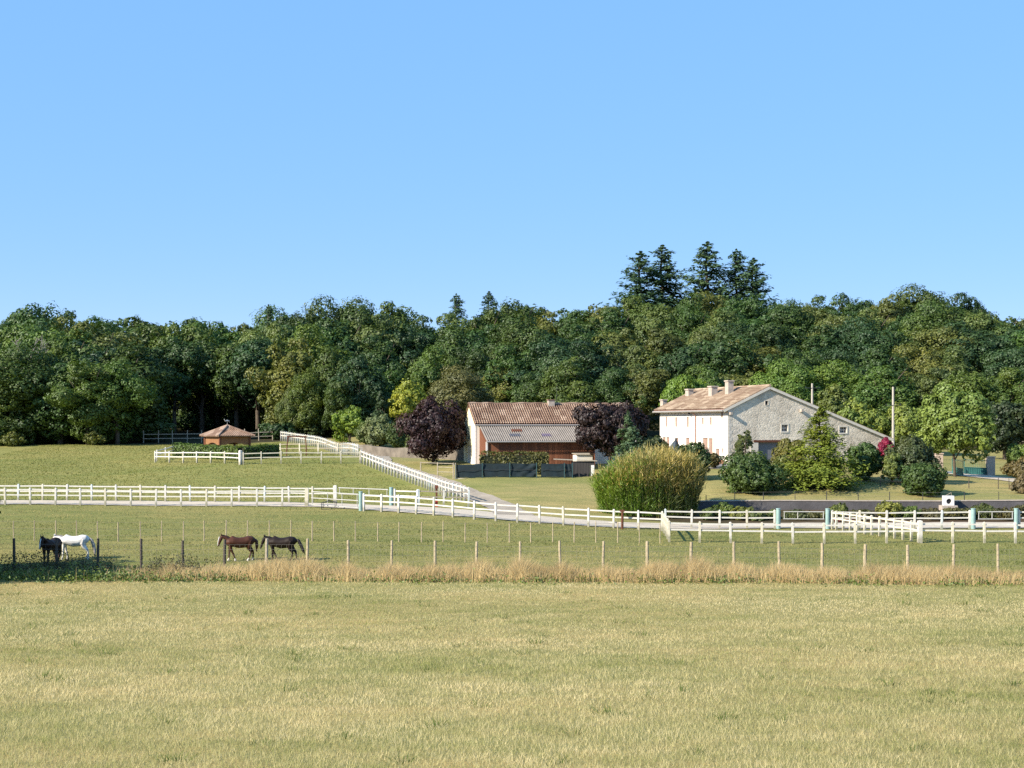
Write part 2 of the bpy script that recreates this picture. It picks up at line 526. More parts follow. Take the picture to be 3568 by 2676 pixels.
def broadleaf_mesh(seed, H=14.0, W=9.5, lo=0.05, lobes=60, per=170, size=0.24, top=0.85, lobe=(0.20, 0.36), point=0.0):
    """a crown of leafy lobes packed in an uneven envelope from lo*H up to H; every lobe carries small clumps of leaf cards"""
    rng = np.random.default_rng(seed)
    cz = H * (lo + 1) / 2; rz = H * (1 - lo) / 2; rx = W / 2
    ph = rng.uniform(0, 6.28, 6)
    Ps, Ns, Ss, Ts = [], [], [], []
    for k in range(lobes):
        d = sph(rng, 1)[0]
        a = math.atan2(d[1], d[0])
        env = 1 + 0.16 * math.sin(2 * a + ph[0]) + 0.13 * math.sin(3 * a + ph[1] + 4 * d[2]) + 0.10 * math.sin(5 * d[2] + ph[2])
        taper = 1.0 if d[2] < 0 else 1 - d[2] * (0.25 * (1 - top) + point)
        r = rng.uniform(0.36, 0.80 - 0.10 * max(0.0, d[2])) * min(env, 1.12 if d[2] > 0.3 else 2.0)
        c = np.array([d[0] * rx * r * taper, d[1] * rx * r * taper, cz + d[2] * rz * r * 1.08])
        R = rng.uniform(*lobe) * rx * 1.12 * (1 - point * 0.5 * max(0, d[2]))
        n = int(per * rng.uniform(0.85, 1.15) * (R / (0.28 * rx)) ** 1.8)
        m = max(6, n // 10)
        u = sph(rng, m * 2)
        u = u[(u * d).sum(1) > -0.45][:m]; m = len(u)
        if m == 0: continue
        rr = R * rng.uniform(0.18, 0.40, m)
        cc = c + u * (R * rng.uniform(0.55, 0.95, m))[:, None] * np.array([1, 1, 0.85])
        q = np.repeat(np.arange(m), 12); g = sph(rng, len(q)); w = u[q]
        flip = (g * w).sum(1) < -0.2; g[flip] -= 2 * (g[flip] * w[flip]).sum(1)[:, None] * w[flip]
        Ps.append(cc[q] + g * (rr[q] * rng.uniform(0.75, 1.1, len(q)))[:, None])
        Ns.append(g * 0.9 + w * 0.6 + np.array([0, 0, 0.15]) + rng.normal(scale=0.28, size=(len(q), 3)))
        Ss.append(size * rng.uniform(0.6, 1.3, len(q)))
        Ts.append(np.clip(rng.normal(0.5, 0.10, len(q)) + rng.normal(0, 0.10, m)[q] + rng.normal(0, 0.13), 0, 1))
    P, N, S, T = (np.concatenate(a) for a in (Ps, Ns, Ss, Ts))
    P[:, 2] = np.maximum(P[:, 2], 0.05)
    V, Fc = cards(P, N, S, rng)
    return np_mesh('crown', V, Fc, tint=T)


def conifer_mesh(seed, H=20.0, W=8.0, whorls=34, lo=0.08, droop=0.25, card=0.30, per=20, gap=0.0, rise=0.0, shape=0.85):
    """tiers of branches carrying needle sprays"""
    rng = np.random.default_rng(seed)
    Ps, Ns, Ss, Ts = [], [], [], []
    for k in range(whorls):
        t = k / (whorls - 1)
        z = H * (lo + (0.985 - lo) * t)
        L = W / 2 * ((1 - t) ** shape + 0.02) * rng.uniform(0.75, 1.2)
        for b in range(int(rng.integers(5, 9))):
            a = rng.uniform(0, 6.28); l = L * rng.uniform(0.6, 1.15)
            if rng.uniform() < gap: continue
            n = int(per * (0.35 + l / (W / 2))) + 4
            s = rng.uniform(0.08, 1, n) ** 0.8
            off = rng.normal(scale=0.10, size=n) * l * (0.35 + s)
            x = s * l
            zz = z - droop * l * s * s + rise * l * s + rng.normal(scale=0.05 * l + 0.05, size=n)
            Ps.append(np.stack([np.cos(a) * x - np.sin(a) * off, np.sin(a) * x + np.cos(a) * off, zz], 1))
            Ns.append(np.stack([np.cos(a) * 0.35 + rng.normal(scale=0.4, size=n), np.sin(a) * 0.35 + rng.normal(scale=0.4, size=n), np.full(n, 1.0)], 1))
            Ss.append(card * rng.uniform(0.6, 1.3, n) * (0.55 + 0.45 * (1 - t)))
            Ts.append(np.clip(rng.normal(0.5, 0.15, n) + 0.18 * (s - 0.5), 0, 1))
    P, N, S, T = (np.concatenate(a) for a in (Ps, Ns, Ss, Ts))
    V, Fc = cards(P, N, S, rng, 0.5)
    return np_mesh('crown', V, Fc, tint=T)


def trunk_mesh(seed, H=14.0, r=0.28, limbs=5, top=0.7):
    rng = random.Random(seed)
    mb = MB()
    pts = [Vector((0, 0, -0.6))]
    n = 6
    for i in range(1, n + 1):
        pts.append(Vector((rng.uniform(-.12, .12) * i * 0.4, rng.uniform(-.12, .12) * i * 0.4, H * top * i / n)))
    mb.tube(pts, [r * (1.25 - 0.95 * i / n) for i in range(n + 1)], 8)
    for k in range(limbs):
        i = rng.randint(2, n - 1)
        p = pts[i]; a = rng.uniform(0, 6.28); l = H * rng.uniform(0.16, 0.28)
        q = p + Vector((math.cos(a) * l * 0.55, math.sin(a) * l * 0.55, l * 0.55)); s = q + Vector((math.cos(a) * l * 0.35, math.sin(a) * l * 0.35, l * 0.5))
        mb.tube([p, q, s], [r * 0.42, r * 0.28, r * 0.1], 6)
    return mb.mesh('trunk', True)


LIB_B = [broadleaf_mesh(100 + i, 14.0, 9.5 + 0.8 * (i % 3), lo=0.04, lobes=64 + 8 * (i % 4), per=340, size=0.165, lobe=[(0.18, 0.34), (0.14, 0.30), (0.20, 0.40), (0.12, 0.36)][i % 4], point=[0, .3, .1, .5, 0][i % 5]) for i in range(10)]
LIB_H = [broadleaf_mesh(130 + i, 14.0, 9.5, lo=0.34, lobes=50 + 8 * i, per=300, size=0.17, lobe=(0.16, 0.34), point=.2 * (i % 2)) for i in range(3)]
LIB_T = [trunk_mesh(40 + i) for i in range(4)]
LIB_C = [conifer_mesh(60 + i, 20.0, 10.5, 44, 0.05, 0.08 + 0.05 * i, 0.38, 34, 0.12, 0.34, 0.62) for i in range(4)]
LIB_CT = trunk_mesh(77, 20.0, 0.25, 0, 0.97)
LIB_CT.materials.append(BARK)
for m_ in LIB_B + LIB_C + LIB_H: m_.materials.append(FOL)
for m_ in LIB_T: m_.materials.append(BARK)


def tree(name, base, crown, trunk, sx, sy, sz, color, label, cat='tree', group=None, rz=None, tz=None):
    root = empty(name, base)
    tag(root, label, cat, group)
    c = link('crown', crown, root, (0, 0, 0), None, color)
    c.scale = (sx, sy, sz); c.rotation_euler = (0, 0, random.uniform(0, 6.28) if rz is None else rz)
    if trunk is not None:
        t = link('trunk', trunk, root, (0, 0, 0)); t.scale = (min(sx, sy), min(sx, sy), tz or sz)
    return root


# ------------------------------------------------------------------ the wood
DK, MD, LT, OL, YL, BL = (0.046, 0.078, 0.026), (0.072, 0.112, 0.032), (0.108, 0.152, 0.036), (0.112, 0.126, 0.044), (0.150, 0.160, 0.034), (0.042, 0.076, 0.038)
WOOD = []   # (px, top row, Y, colour, width factor, row word)


def jit(c, a=0.24):
    k = random.uniform(1 - a, 1 + a); h = random.uniform(-a, a) * 0.6
    return (c[0] * k * (1 + h), c[1] * k, c[2] * k * (1 - h))


def row(Y, x0, x1, step, prof, cols, word, w=1.0, jy=12, jY=3.0):
    xs = [p[0] for p in prof]; ys = [p[1] for p in prof]
    x = x0
    while x <= x1:
        top = float(np.interp(x, xs, ys)) + random.uniform(-jy, jy)
        WOOD.append((x + random.uniform(-14, 14), top, Y + random.uniform(-jY, jY), random.choice(cols), w * random.uniform(0.88, 1.18), word))
        x += step * random.uniform(0.85, 1.15)


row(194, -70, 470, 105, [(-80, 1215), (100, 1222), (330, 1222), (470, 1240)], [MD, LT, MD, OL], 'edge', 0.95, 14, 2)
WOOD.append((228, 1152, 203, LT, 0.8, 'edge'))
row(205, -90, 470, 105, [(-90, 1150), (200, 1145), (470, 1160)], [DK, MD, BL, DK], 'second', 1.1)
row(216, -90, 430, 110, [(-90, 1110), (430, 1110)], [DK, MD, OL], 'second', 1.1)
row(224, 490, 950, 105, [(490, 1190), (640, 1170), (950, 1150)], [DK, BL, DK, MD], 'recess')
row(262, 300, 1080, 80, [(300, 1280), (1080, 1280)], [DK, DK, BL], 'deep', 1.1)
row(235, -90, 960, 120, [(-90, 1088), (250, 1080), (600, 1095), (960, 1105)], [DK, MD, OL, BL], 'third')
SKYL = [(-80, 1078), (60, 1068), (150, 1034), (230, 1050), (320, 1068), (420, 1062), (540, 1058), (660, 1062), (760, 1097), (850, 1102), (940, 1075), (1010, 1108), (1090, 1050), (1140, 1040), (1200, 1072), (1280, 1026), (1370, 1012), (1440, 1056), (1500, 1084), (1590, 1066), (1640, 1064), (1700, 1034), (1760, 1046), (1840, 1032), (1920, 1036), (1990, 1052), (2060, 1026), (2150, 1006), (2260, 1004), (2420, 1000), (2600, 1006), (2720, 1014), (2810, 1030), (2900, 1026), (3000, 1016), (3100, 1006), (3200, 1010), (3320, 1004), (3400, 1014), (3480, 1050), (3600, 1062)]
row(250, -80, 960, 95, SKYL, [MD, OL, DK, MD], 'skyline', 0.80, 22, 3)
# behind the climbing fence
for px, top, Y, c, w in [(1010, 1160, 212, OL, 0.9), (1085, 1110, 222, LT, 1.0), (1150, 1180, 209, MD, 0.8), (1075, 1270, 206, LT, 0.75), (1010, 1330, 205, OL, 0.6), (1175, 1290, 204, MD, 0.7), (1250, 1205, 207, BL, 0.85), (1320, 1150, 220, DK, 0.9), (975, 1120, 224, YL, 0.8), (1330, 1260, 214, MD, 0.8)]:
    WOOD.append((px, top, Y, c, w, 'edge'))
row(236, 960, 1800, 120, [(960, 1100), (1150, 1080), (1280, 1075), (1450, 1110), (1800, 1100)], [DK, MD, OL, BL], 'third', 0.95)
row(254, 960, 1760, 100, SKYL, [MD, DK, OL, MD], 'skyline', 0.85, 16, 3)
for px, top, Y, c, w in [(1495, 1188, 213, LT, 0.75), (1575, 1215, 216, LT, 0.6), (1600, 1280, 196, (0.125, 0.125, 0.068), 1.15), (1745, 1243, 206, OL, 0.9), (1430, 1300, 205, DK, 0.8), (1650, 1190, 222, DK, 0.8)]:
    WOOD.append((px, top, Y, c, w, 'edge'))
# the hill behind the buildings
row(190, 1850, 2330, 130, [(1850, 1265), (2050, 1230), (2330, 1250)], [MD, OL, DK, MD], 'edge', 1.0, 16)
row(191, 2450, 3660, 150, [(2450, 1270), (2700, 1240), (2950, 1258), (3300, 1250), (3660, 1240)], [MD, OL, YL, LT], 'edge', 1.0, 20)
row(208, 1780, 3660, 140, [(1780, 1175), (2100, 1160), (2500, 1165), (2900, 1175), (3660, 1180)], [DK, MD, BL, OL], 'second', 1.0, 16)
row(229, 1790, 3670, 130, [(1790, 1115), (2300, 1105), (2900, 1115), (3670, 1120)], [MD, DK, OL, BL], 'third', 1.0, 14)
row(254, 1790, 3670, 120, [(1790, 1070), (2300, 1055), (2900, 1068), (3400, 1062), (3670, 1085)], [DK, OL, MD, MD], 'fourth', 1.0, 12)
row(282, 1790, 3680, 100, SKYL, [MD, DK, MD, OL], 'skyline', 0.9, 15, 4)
PLACES = [(-200, 'above the upper field'), (420, 'behind the dark rail fence'), (900, 'behind the climbing white fence'), (1330, 'between umbrella pine and barn'), (1700, 'behind the barn roof'), (2280, 'behind the farmhouse chimneys'), (2700, 'behind the stone gable'), (3160, 'behind the green driveway gate')]
cells = {}
for i, (px, top, Y, c, w, word) in enumerate(WOOD):
    pl = [p for p in PLACES if p[0] <= px][-1][1]
    cells.setdefault((word, pl), []).append((px, i))
ORD = {1: ['only tree'], 2: ['left of two trees', 'right of two trees']}
NTH = ['first', 'second', 'third', 'fourth', 'fifth', 'sixth', 'seventh', 'eighth', 'ninth', 'tenth', 'eleventh', 'twelfth']
ROWNAME = {'recess': '', 'deep': '', 'edge': 'at the front edge of the wood', 'second': 'in the second row of the wood', 'third': 'in the third row of the wood', 'fourth': 'in the fourth row of the wood', 'skyline': 'on the skyline of the wood'}
SHORT = {'deep': 'deep in the wood', 'recess': 'in the dark recess', 'edge': 'at the wood edge', 'second': 'in second row', 'third': 'in third row', 'fourth': 'in fourth row', 'skyline': 'on the skyline'}
wood_label = {}
for (word, pl), items in cells.items():
    items.sort()
    for k, (px, i) in enumerate(items):
        wood_label[i] = '%s broadleaf from the left %s %s' % (NTH[min(k, 11)], SHORT[word], pl) if len(items) > 1 else 'single broadleaf tree %s %s' % (SHORT[word], pl)
for i, (px, top, Y, c, w, word) in enumerate(WOOD):
    b = gp(px, Y)
    H = max(6.0, (ZC + (HY - top) * Y / F) - b.z)
    s = H / 14.0
    wx = s * w * 1.22 * (1.0 if H < 13 else (13.0 / H) ** 0.35)
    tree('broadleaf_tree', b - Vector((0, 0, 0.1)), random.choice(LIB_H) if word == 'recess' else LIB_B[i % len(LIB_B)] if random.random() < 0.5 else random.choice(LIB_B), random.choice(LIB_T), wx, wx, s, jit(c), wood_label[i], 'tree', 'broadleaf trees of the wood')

CON = [(2232, 872, 297, 1.25, 0, 'leftmost tall spruce on the hill skyline'), (2308, 850, 302, 1.30, 1, 'second tall spruce from the left on the hill skyline'), (2466, 838, 298, 1.30, 2, 'tallest spruce in the middle of the hill skyline'), (2566, 864, 301, 1.10, 3, 'second spruce from the right on the hill skyline'), (2626, 896, 298, 1.05, 0, 'rightmost and shortest spruce of the hilltop group'),
       (935, 1058, 244, 0.45, 1, 'small pointed conifer breaking the skyline behind the grey rail fence'), (1590, 1020, 262, 0.7, 3, 'ragged pointed conifer breaking the skyline left of the barn'), (1212, 1048, 256, 0.45, 2, 'small conifer tip on the skyline behind the climbing fence'), (1704, 1012, 264, 0.7, 2, 'broad conifer top on the skyline above the barn')]
for px, top, Y, w, k, lab in CON:
    b = gp(px, Y)
    H = (ZC + (HY - top) * Y / F) - b.z
    s = H / 20.0
    tree('spruce_tree', b, LIB_C[k], LIB_CT, w * 1.55, w * 1.55, s, jit((0.085, 0.132, 0.100), 0.1), lab, 'conifer', 'conifers on the skyline', tz=s * 0.985)

# a bare grey tree standing among the crowns at the left
dm_ = MB(); rr_ = random.Random(5)
for k_ in range(9):
    x_ = rr_.uniform(-2.2, 2.2); p_ = Vector((x_ * .3, rr_.uniform(-.6, .6), 6.0)); q_ = Vector((x_ * .9, rr_.uniform(-1, 1), 10 + rr_.uniform(0, 2)))
    e_ = q_ + Vector((rr_.uniform(-.9, .9), 0, rr_.uniform(1.5, 3.4)))
    dm_.tube([(0, 0, -.3), (x_ * .12, 0, 3.0), p_, q_, e_], [.12, .12, .10, .07, .02], 6)
    for f_ in range(4):
        u_ = q_.lerp(e_, rr_.uniform(0, .8)); dm_.tube([u_, u_ + Vector((rr_.uniform(-1.3, 1.3), rr_.uniform(-.5, .5), rr_.uniform(.3, 1.3)))], [.04, .012], 5)
tag(dm_.build('bare_tree', plain('silver_dead_wood', (0.30, 0.27, 0.24), 0.9, 0.2), None, gp(120, 199.5)), 'bare silver-grey dead tree among the crowns at the left', 'tree')
# undergrowth closing the wood's foot
UND = [broadleaf_mesh(300 + i, 3.2, 5.0, lo=0.0, lobes=34, per=60, size=0.20) for i in range(3)]
for m_ in UND: m_.materials.append(FOL)
for px, Y, sz, lab in [(45, 189, 0.7, 'low leafy shrub at the far left corner of the upper field'), (330, 192, 0.75, 'low leafy shrub below the sunlit front of the wood'), (985, 203, 1.0, 'low leafy shrub at the far end of the farthest white fence'), (940, 207, 0.9, 'low leafy shrub at the right end of the grey rail fence'), (1085, 205, 0.8, 'low leafy shrub just left of the raised deck')]:
    tree('edge_shrub', gp(px, Y), UND[int(px) % 3], None, sz, sz, sz * 0.8, jit(random.choice([DK, MD, OL])), lab, 'shrub', 'shrubs along the foot of the wood')
for k_ in range(16):
    px_ = 440 + 36 * k_ + random.uniform(-8, 8); Y_ = random.choice([232, 240, 247])
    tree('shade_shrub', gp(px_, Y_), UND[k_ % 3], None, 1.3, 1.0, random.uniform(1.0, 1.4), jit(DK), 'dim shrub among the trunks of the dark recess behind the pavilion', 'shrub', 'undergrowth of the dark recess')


# ------------------------------------------------------------------ white post and rail fences
def post_mesh(h, w=0.15):
    mb = MB(); r = w / 2
    V = [(-r, -r, -0.4), (r, -r, -0.4), (r, r, -0.4), (-r, r, -0.4), (-r, -r, h - 0.05), (r, -r, h - 0.05), (r, r, h - 0.05), (-r, r, h - 0.05), (0, 0, h)]
    mb.add(V, [(0, 3, 2, 1), (0, 1, 5, 4), (1, 2, 6, 5), (2, 3, 7, 6), (3, 0, 4, 7), (4, 5, 8), (5, 6, 8), (6, 7, 8), (7, 4, 8)])
    return mb.mesh('post')


def stained(name, col):
    """whitewashed concrete post: grey-green grime creeping up from the grass and blotches of wear"""
    m, nt, out = newmat(name)
    p = nt.nodes.new('ShaderNodeBsdfPrincipled'); p.inputs['Roughness'].default_value = 0.85
    wear = ramp(nt, [(0.30, tuple(c * 0.78 for c in col)), (0.52, col), (0.8, tuple(min(1, c * 1.08) for c in col))], noise(nt, 4.0, 5, worldpos(nt), 0.65))
    sx = nt.nodes.new('ShaderNodeSeparateXYZ'); nt.links.new(coords(nt), sx.inputs[0])
    ad = nt.nodes.new('ShaderNodeMath'); ad.operation = 'MULTIPLY_ADD'; nt.links.new(noise(nt, 6.0, 3, worldpos(nt)), ad.inputs[0]); ad.inputs[1].default_value = -0.5; nt.links.new(sx.outputs[2], ad.inputs[2])
    f = ramp(nt, [(0.0, (0.75, 0.75, 0.75)), (0.28, (0, 0, 0))], ad.outputs[0])
    c = mix(nt, 'MIX', wear, (0.20, 0.19, 0.12), f)
    nt.links.new(c, p.inputs['Base Color']); nt.links.new(p.outputs[0], out.inputs[0])
    return m


PM = {}
for k_, m_ in (('w', stained('white_post_paint', (0.62, 0.59, 0.54))), ('c', stained('cream_post_paint', (0.60, 0.55, 0.44))), ('b', stained('pale_blue_post_paint', (0.54, 0.58, 0.58)))):
    for h_, w_ in ((1.4, 0.135), (1.5, 0.28), (1.3, 0.125)):
        me_ = post_mesh(h_, w_); me_.materials.append(m_); PM[(k_, h_)] = me_
RAILM = MB().box(0, 1, -0.03, 0.03, -0.05, 0.05).mesh('rail'); RAILM.materials.append(WHITE)
RAILC = RAILM.copy(); RAILC.materials.clear(); RAILC.materials.append(CREAM)
DRAIL = MB().box(0, 1, -0.03, 0.03, -0.05, 0.05).mesh('rail'); DRAIL.materials.append(GREYWOOD)
mb_ = MB(); mb_.tube([(0, 0, -0.4), (0, 0, 1.75)], 0.07, 7); DPOST = mb_.mesh('post'); DPOST.materials.append(GREYWOOD)


def orient(o, a, b):
    d = Vector(b) - Vector(a)
    o.location = a
    o.rotation_mode = 'QUATERNION'
    q = d.to_track_quat('X', 'Z')
    o.rotation_quaternion = q
    o.scale = (d.length, 1, 1)


def fence(name, label, pts, h=1.4, pattern='w', levels=(1.22, 0.80), rail=None, thick=(), cat='fence', post=None, rot=None):
    """posts (parts) at pts, each bay bridged by rails (parts)"""
    base = [g3(*p) for p in pts]
    root = empty(name, base[0])
    tag(root, label, cat)
    for i, b in enumerate(base):
        me = post if post is not None else PM[(pattern[i % len(pattern)], 1.5 if i in thick else h)]
        o = link('post', me, root, b - base[0])
        d = base[min(i + 1, len(base) - 1)] - base[max(i - 1, 0)]
        o.rotation_euler = (random.uniform(-.02, .02), random.uniform(-.03, .03), math.atan2(d.y, d.x))
    for i in range(len(base) - 1):
        for lv in levels:
            o = link('rail', rail or RAILM, root)
            orient(o, base[i] - base[0] + Vector((0, 0, lv + random.uniform(-.03, .03))), base[i + 1] - base[0] + Vector((0, 0, lv + random.uniform(-.015, .015))))
    return root


def pxs(lst, Y0, Y1=None):
    """surveyed columns along a straight run from depth Y0 to Y1"""
    Y1 = Y0 if Y1 is None else Y1
    a, b = lst[0], lst[-1]
    xa, xb = ax(a, Y0), ax(b, Y1)
    out = []
    for p in lst:
        k = (p - CX) / F      # X = k*Y on the sight line, intersect with the run
        den = (xb - xa) - k * (Y1 - Y0)
        t = 0 if abs(den) < 1e-9 else (k * Y0 - xa) / den
        out.append((xa + (xb - xa) * t, Y0 + (Y1 - Y0) * t))
    return out


fence('post_and_rail_fence', 'white fence on the near side of the lane, left of the tubular gates', pxs([-155, -68, 18, 105, 193, 280, 367, 456, 543, 631, 719, 807, 895, 983, 1068], 115), pattern='wwcw', thick=(14,))
fence('post_and_rail_fence', 'white fence on the far side of the lane below the upper field', pxs([-107, -22, 63, 148, 233, 319, 404, 490, 576, 662, 748, 833, 921, 1007, 1089, 1168], 118.4, 117.6), pattern='cwbcwbw', thick=(15,))
fence('post_and_rail_fence', 'white fence descending along the near side of the lane right of the gates', pxs([1268, 1329, 1389, 1450, 1511, 1578, 1652], 110.7, 105.8) + pxs([1727, 1802, 1880, 1963, 2050, 2137, 2224, 2306], 105.2, 102.2), pattern='wwwwcw')
fence('post_and_rail_fence', 'short white fence on the far side of the lane between gates and side lane', pxs([1376, 1454], 115, 114), pattern='wb')
fence('post_and_rail_fence', 'thin low-railed fence closing the mouth of the side lane', pxs([1460, 1546, 1632], 114, 114.5), pattern='bw', rail=DRAIL)
n_ = 36


def along(poly, n):
    P = [Vector(p) for p in poly]; L = [0]
    for i in range(len(P) - 1): L.append(L[-1] + (P[i + 1] - P[i]).length)
    out = []
    for k in range(n):
        s = L[-1] * k / (n - 1); i = max(j for j in range(len(P) - 1) if L[j] <= s + 1e-9)
        t = (s - L[i]) / (L[i + 1] - L[i]); q = P[i].lerp(P[i + 1], t); out.append((q.x, q.y))
    return out


fence('post_and_rail_fence', 'long white fence climbing the slope beside the side lane', along(SXY, 36), pattern='wwwwbwww')
S2 = [(ax(p, Y), Y) for p, Y in [(1247, 156), (1190, 166), (1120, 177), (1050, 188), (979, 199)]]
fence('post_and_rail_fence', 'farthest white fence curving away above the climbing one', along(S2, 42), pattern='wwbwcw')
fence('post_and_rail_fence', 'small white fence in front of the sunlit side of the clipped hedge', pxs([541, 590, 638, 686, 734, 783, 838], 158, 148), pattern='wwcwccw', h=1.3, levels=(1.12, 0.68), thick=(6,))
fence('post_and_rail_fence', 'pale fence running from the hedge corner to the climbing fence', pxs([848, 910, 979, 1049, 1119, 1188, 1254], 148, 150), pattern='c', h=1.3, levels=(1.12, 0.68), rail=RAILC)
fence('post_and_rail_fence', 'short white return fence at the left end of the clipped hedge', pxs([546, 576, 610], 160, 168), pattern='w', h=1.3, levels=(1.12, 0.68))
fence('wooden_rail_fence', 'thin brown rail fence behind the pale fence near the wooden frame', pxs([977, 1044, 1109, 1175, 1245], 163, 160), rail=DRAIL, post=PM[('c', 1.3)], levels=(1.2, 0.72))
fence('wooden_rail_fence', 'grey rail fence standing in the dark shade behind the pavilion', pxs([500, 552, 601, 652, 702, 756, 805, 853, 902, 950], 198, 202), rail=DRAIL, post=DPOST, levels=(1.2, 0.62))
fence('post_and_rail_fence', 'white fence on the near side of the lower paddock lane at right', pxs([2332, 2438, 2546, 2654, 2763, 2872, 2980, 3089, 3205, 3319, 3430, 3538, 3648], 94, 94), pattern='ccwcwcccwccw', thick=(8,))
fence('post_and_rail_fence', 'white fence in front of the flower bed, left of the bed gate', pxs([2318, 2409, 2507, 2603, 2699], 105.2), pattern='bwwcw')
fence('post_and_rail_fence', 'white fence in front of the flower bed, between the two bed gates', pxs([2897, 2995, 3090, 3186, 3281, 3378], 105.2), pattern='bcwwbw')
fence('post_and_rail_fence', 'white fence at the right edge beyond the last bed gate', pxs([3552, 3650, 3740], 105.2), pattern='w')
fence('post_and_rail_fence', 'cream fence crossing the lower lane from bed gate to thick post', pxs([2900, 2914, 2938, 2962, 2988, 3013, 3038, 3064, 3090, 3117, 3146, 3175, 3200], 104.6, 94.3), pattern='c', rail=RAILC)
fence('post_and_rail_fence', 'weathered fence seen end-on where the lane narrows beside the bamboo', [(ax(2308, 101.6), 101.6), (ax(2314, 99.6), 99.6), (ax(2320, 97.6), 97.6), (ax(2326, 95.6), 95.6), (ax(2331, 94.1), 94.1)], pattern='c', rail=RAILC)


def round_post(px, Y, label, r=0.19, h=1.45):
    r *= 0.8
    b = gp(px, Y)
    mb = MB()
    mb.tube([(0, 0, -0.4), (0, 0, 0.02), (0, 0, h - 0.06), (0, 0, h)], [r, r, r, r * 0.86], 16)
    o = mb.build('gate_post', AQUA, None, b, False)
    tag(o, label, 'gate post', 'aqua round gate posts')
    cp_ = MB(); cp_.tube([(0, 0, h - 0.001), (0, 0, h + 0.05)], [r * 1.08, r * 1.0], 16)
    cp_.build('cap', AQUA, o)
    return o


round_post(1257, 111, 'stout aqua round post at the right end of the near tubular gate')
round_post(1363, 115, 'stout aqua round post at the right end of the far tubular gate')
round_post(2712, 105.1, 'aqua round post left of the first flower bed gate', 0.20)
round_post(2884, 105.1, 'aqua round post where the cream crossing fence begins', 0.20)
round_post(3391, 105.1, 'aqua round post left of the rightmost bed gate', 0.21)
round_post(3541, 105.1, 'aqua round post near the right edge of the lane', 0.20)


def tube_gate(a, b, label, levels, stays, dark=False, r=0.036):
    A, B = g3(*a), g3(*b)
    root = empty('tubular_gate', A); tag(root, label, 'gate')
    d = B - A
    mt = DARKMETAL if dark else METAL
    for lv in levels:
        mb = MB(); mb.tube([Vector((0, 0, lv)), d + Vector((0, 0, lv))], r, 6); mb.build('bar', mt, root)
    for s in stays:
        p = d * s
        mb = MB(); mb.tube([p + Vector((0, 0, levels[-1])), p + Vector((0, 0, levels[0]))], r * 0.8, 6); mb.build('upright', mt, root)
    return root


tube_gate((ax(1085, 114.2), 114.2), (ax(1248, 111.4), 111.4), 'grey tubular gate on the near side of the lane', (1.25, 0.75, 0.2), (0.02, 0.35, 0.66, 0.98))
tube_gate((ax(1180, 117.4), 117.4), (ax(1352, 115.2), 115.2), 'grey tubular gate on the far side of the lane below the field', (1.3, 0.8), (0.02, 0.3, 0.62, 0.98))
tube_gate((ax(2730, 105.1), 105.1), (ax(2872, 105.1), 105.1), 'thin tubular gate into the flower bed at its middle', (1.25, 0.72), (0.02, 0.35, 0.98))
tube_gate((ax(3408, 105.1), 105.1), (ax(3530, 105.1), 105.1), 'thin tubular gate into the flower bed near the right edge', (1.25, 0.72), (0.02, 0.4, 0.98))

# low jump frame lying by the near gate
mb_ = MB(); b_ = gp(1143, 112.4)
for s_ in (0, 0.9):
    mb_.tube([(-0.5, s_, 0.0), (-0.5, s_, 0.52), (0.0, s_, 0.66), (0.55, s_, 0.55), (0.55, s_, 0.0), (-0.5, s_, 0.0)], 0.03, 6)
mb_.tube([(-0.5, 0, 0.52), (-0.5, 0.9, 0.52)], 0.03, 6); mb_.tube([(0.55, 0, 0.55), (0.55, 0.9, 0.55)], 0.03, 6)
tag(mb_.build('hay_rack', DARKMETAL, None, b_), 'low dark metal rack standing in front of the near tubular gate', 'rack')
# red hydrant post with a dark head at the side lane
b_ = gp(1521, 114.6)
o_ = empty('hydrant', b_); tag(o_, 'dark brown post with a red foot behind the thin fence at the side lane', 'hydrant')
RED = plain('red_paint', (0.42, 0.04, 0.035), 0.6, 0.2)
RUST = plain('rust_brown', (0.12, 0.045, 0.025), 0.8, 0.3)
MB().box(-0.10, 0.10, -0.10, 0.10, 0, 0.45).build('foot', RED, o_)
MB().box(-0.07, 0.07, -0.07, 0.07, 0.45, 1.45).build('shaft', RUST, o_)
MB().box(-0.13, 0.13, -0.13, 0.13, 1.45, 1.72).build('head', RUST, o_)
# rusty post standing in the descending fence beside the bamboo
b_ = gp(2168, 102.4)
mb_ = MB(); mb_.tube([(0, 0, -0.3), (0.02, 0, 1.35)], 0.09, 8); o_ = mb_.build('wooden_post', RUST, None, b_)
tag(o_, 'rusty brown post leaning by the white fence in front of the bamboo', 'post')
MB().box(-0.16, 0.16, -0.08, 0.08, 1.25, 1.4).build('cap', RUST, o_)


# ------------------------------------------------------------------ wire fences
WIRE = plain('rusted_wire', (0.20, 0.185, 0.16), 0.8, 0.2)


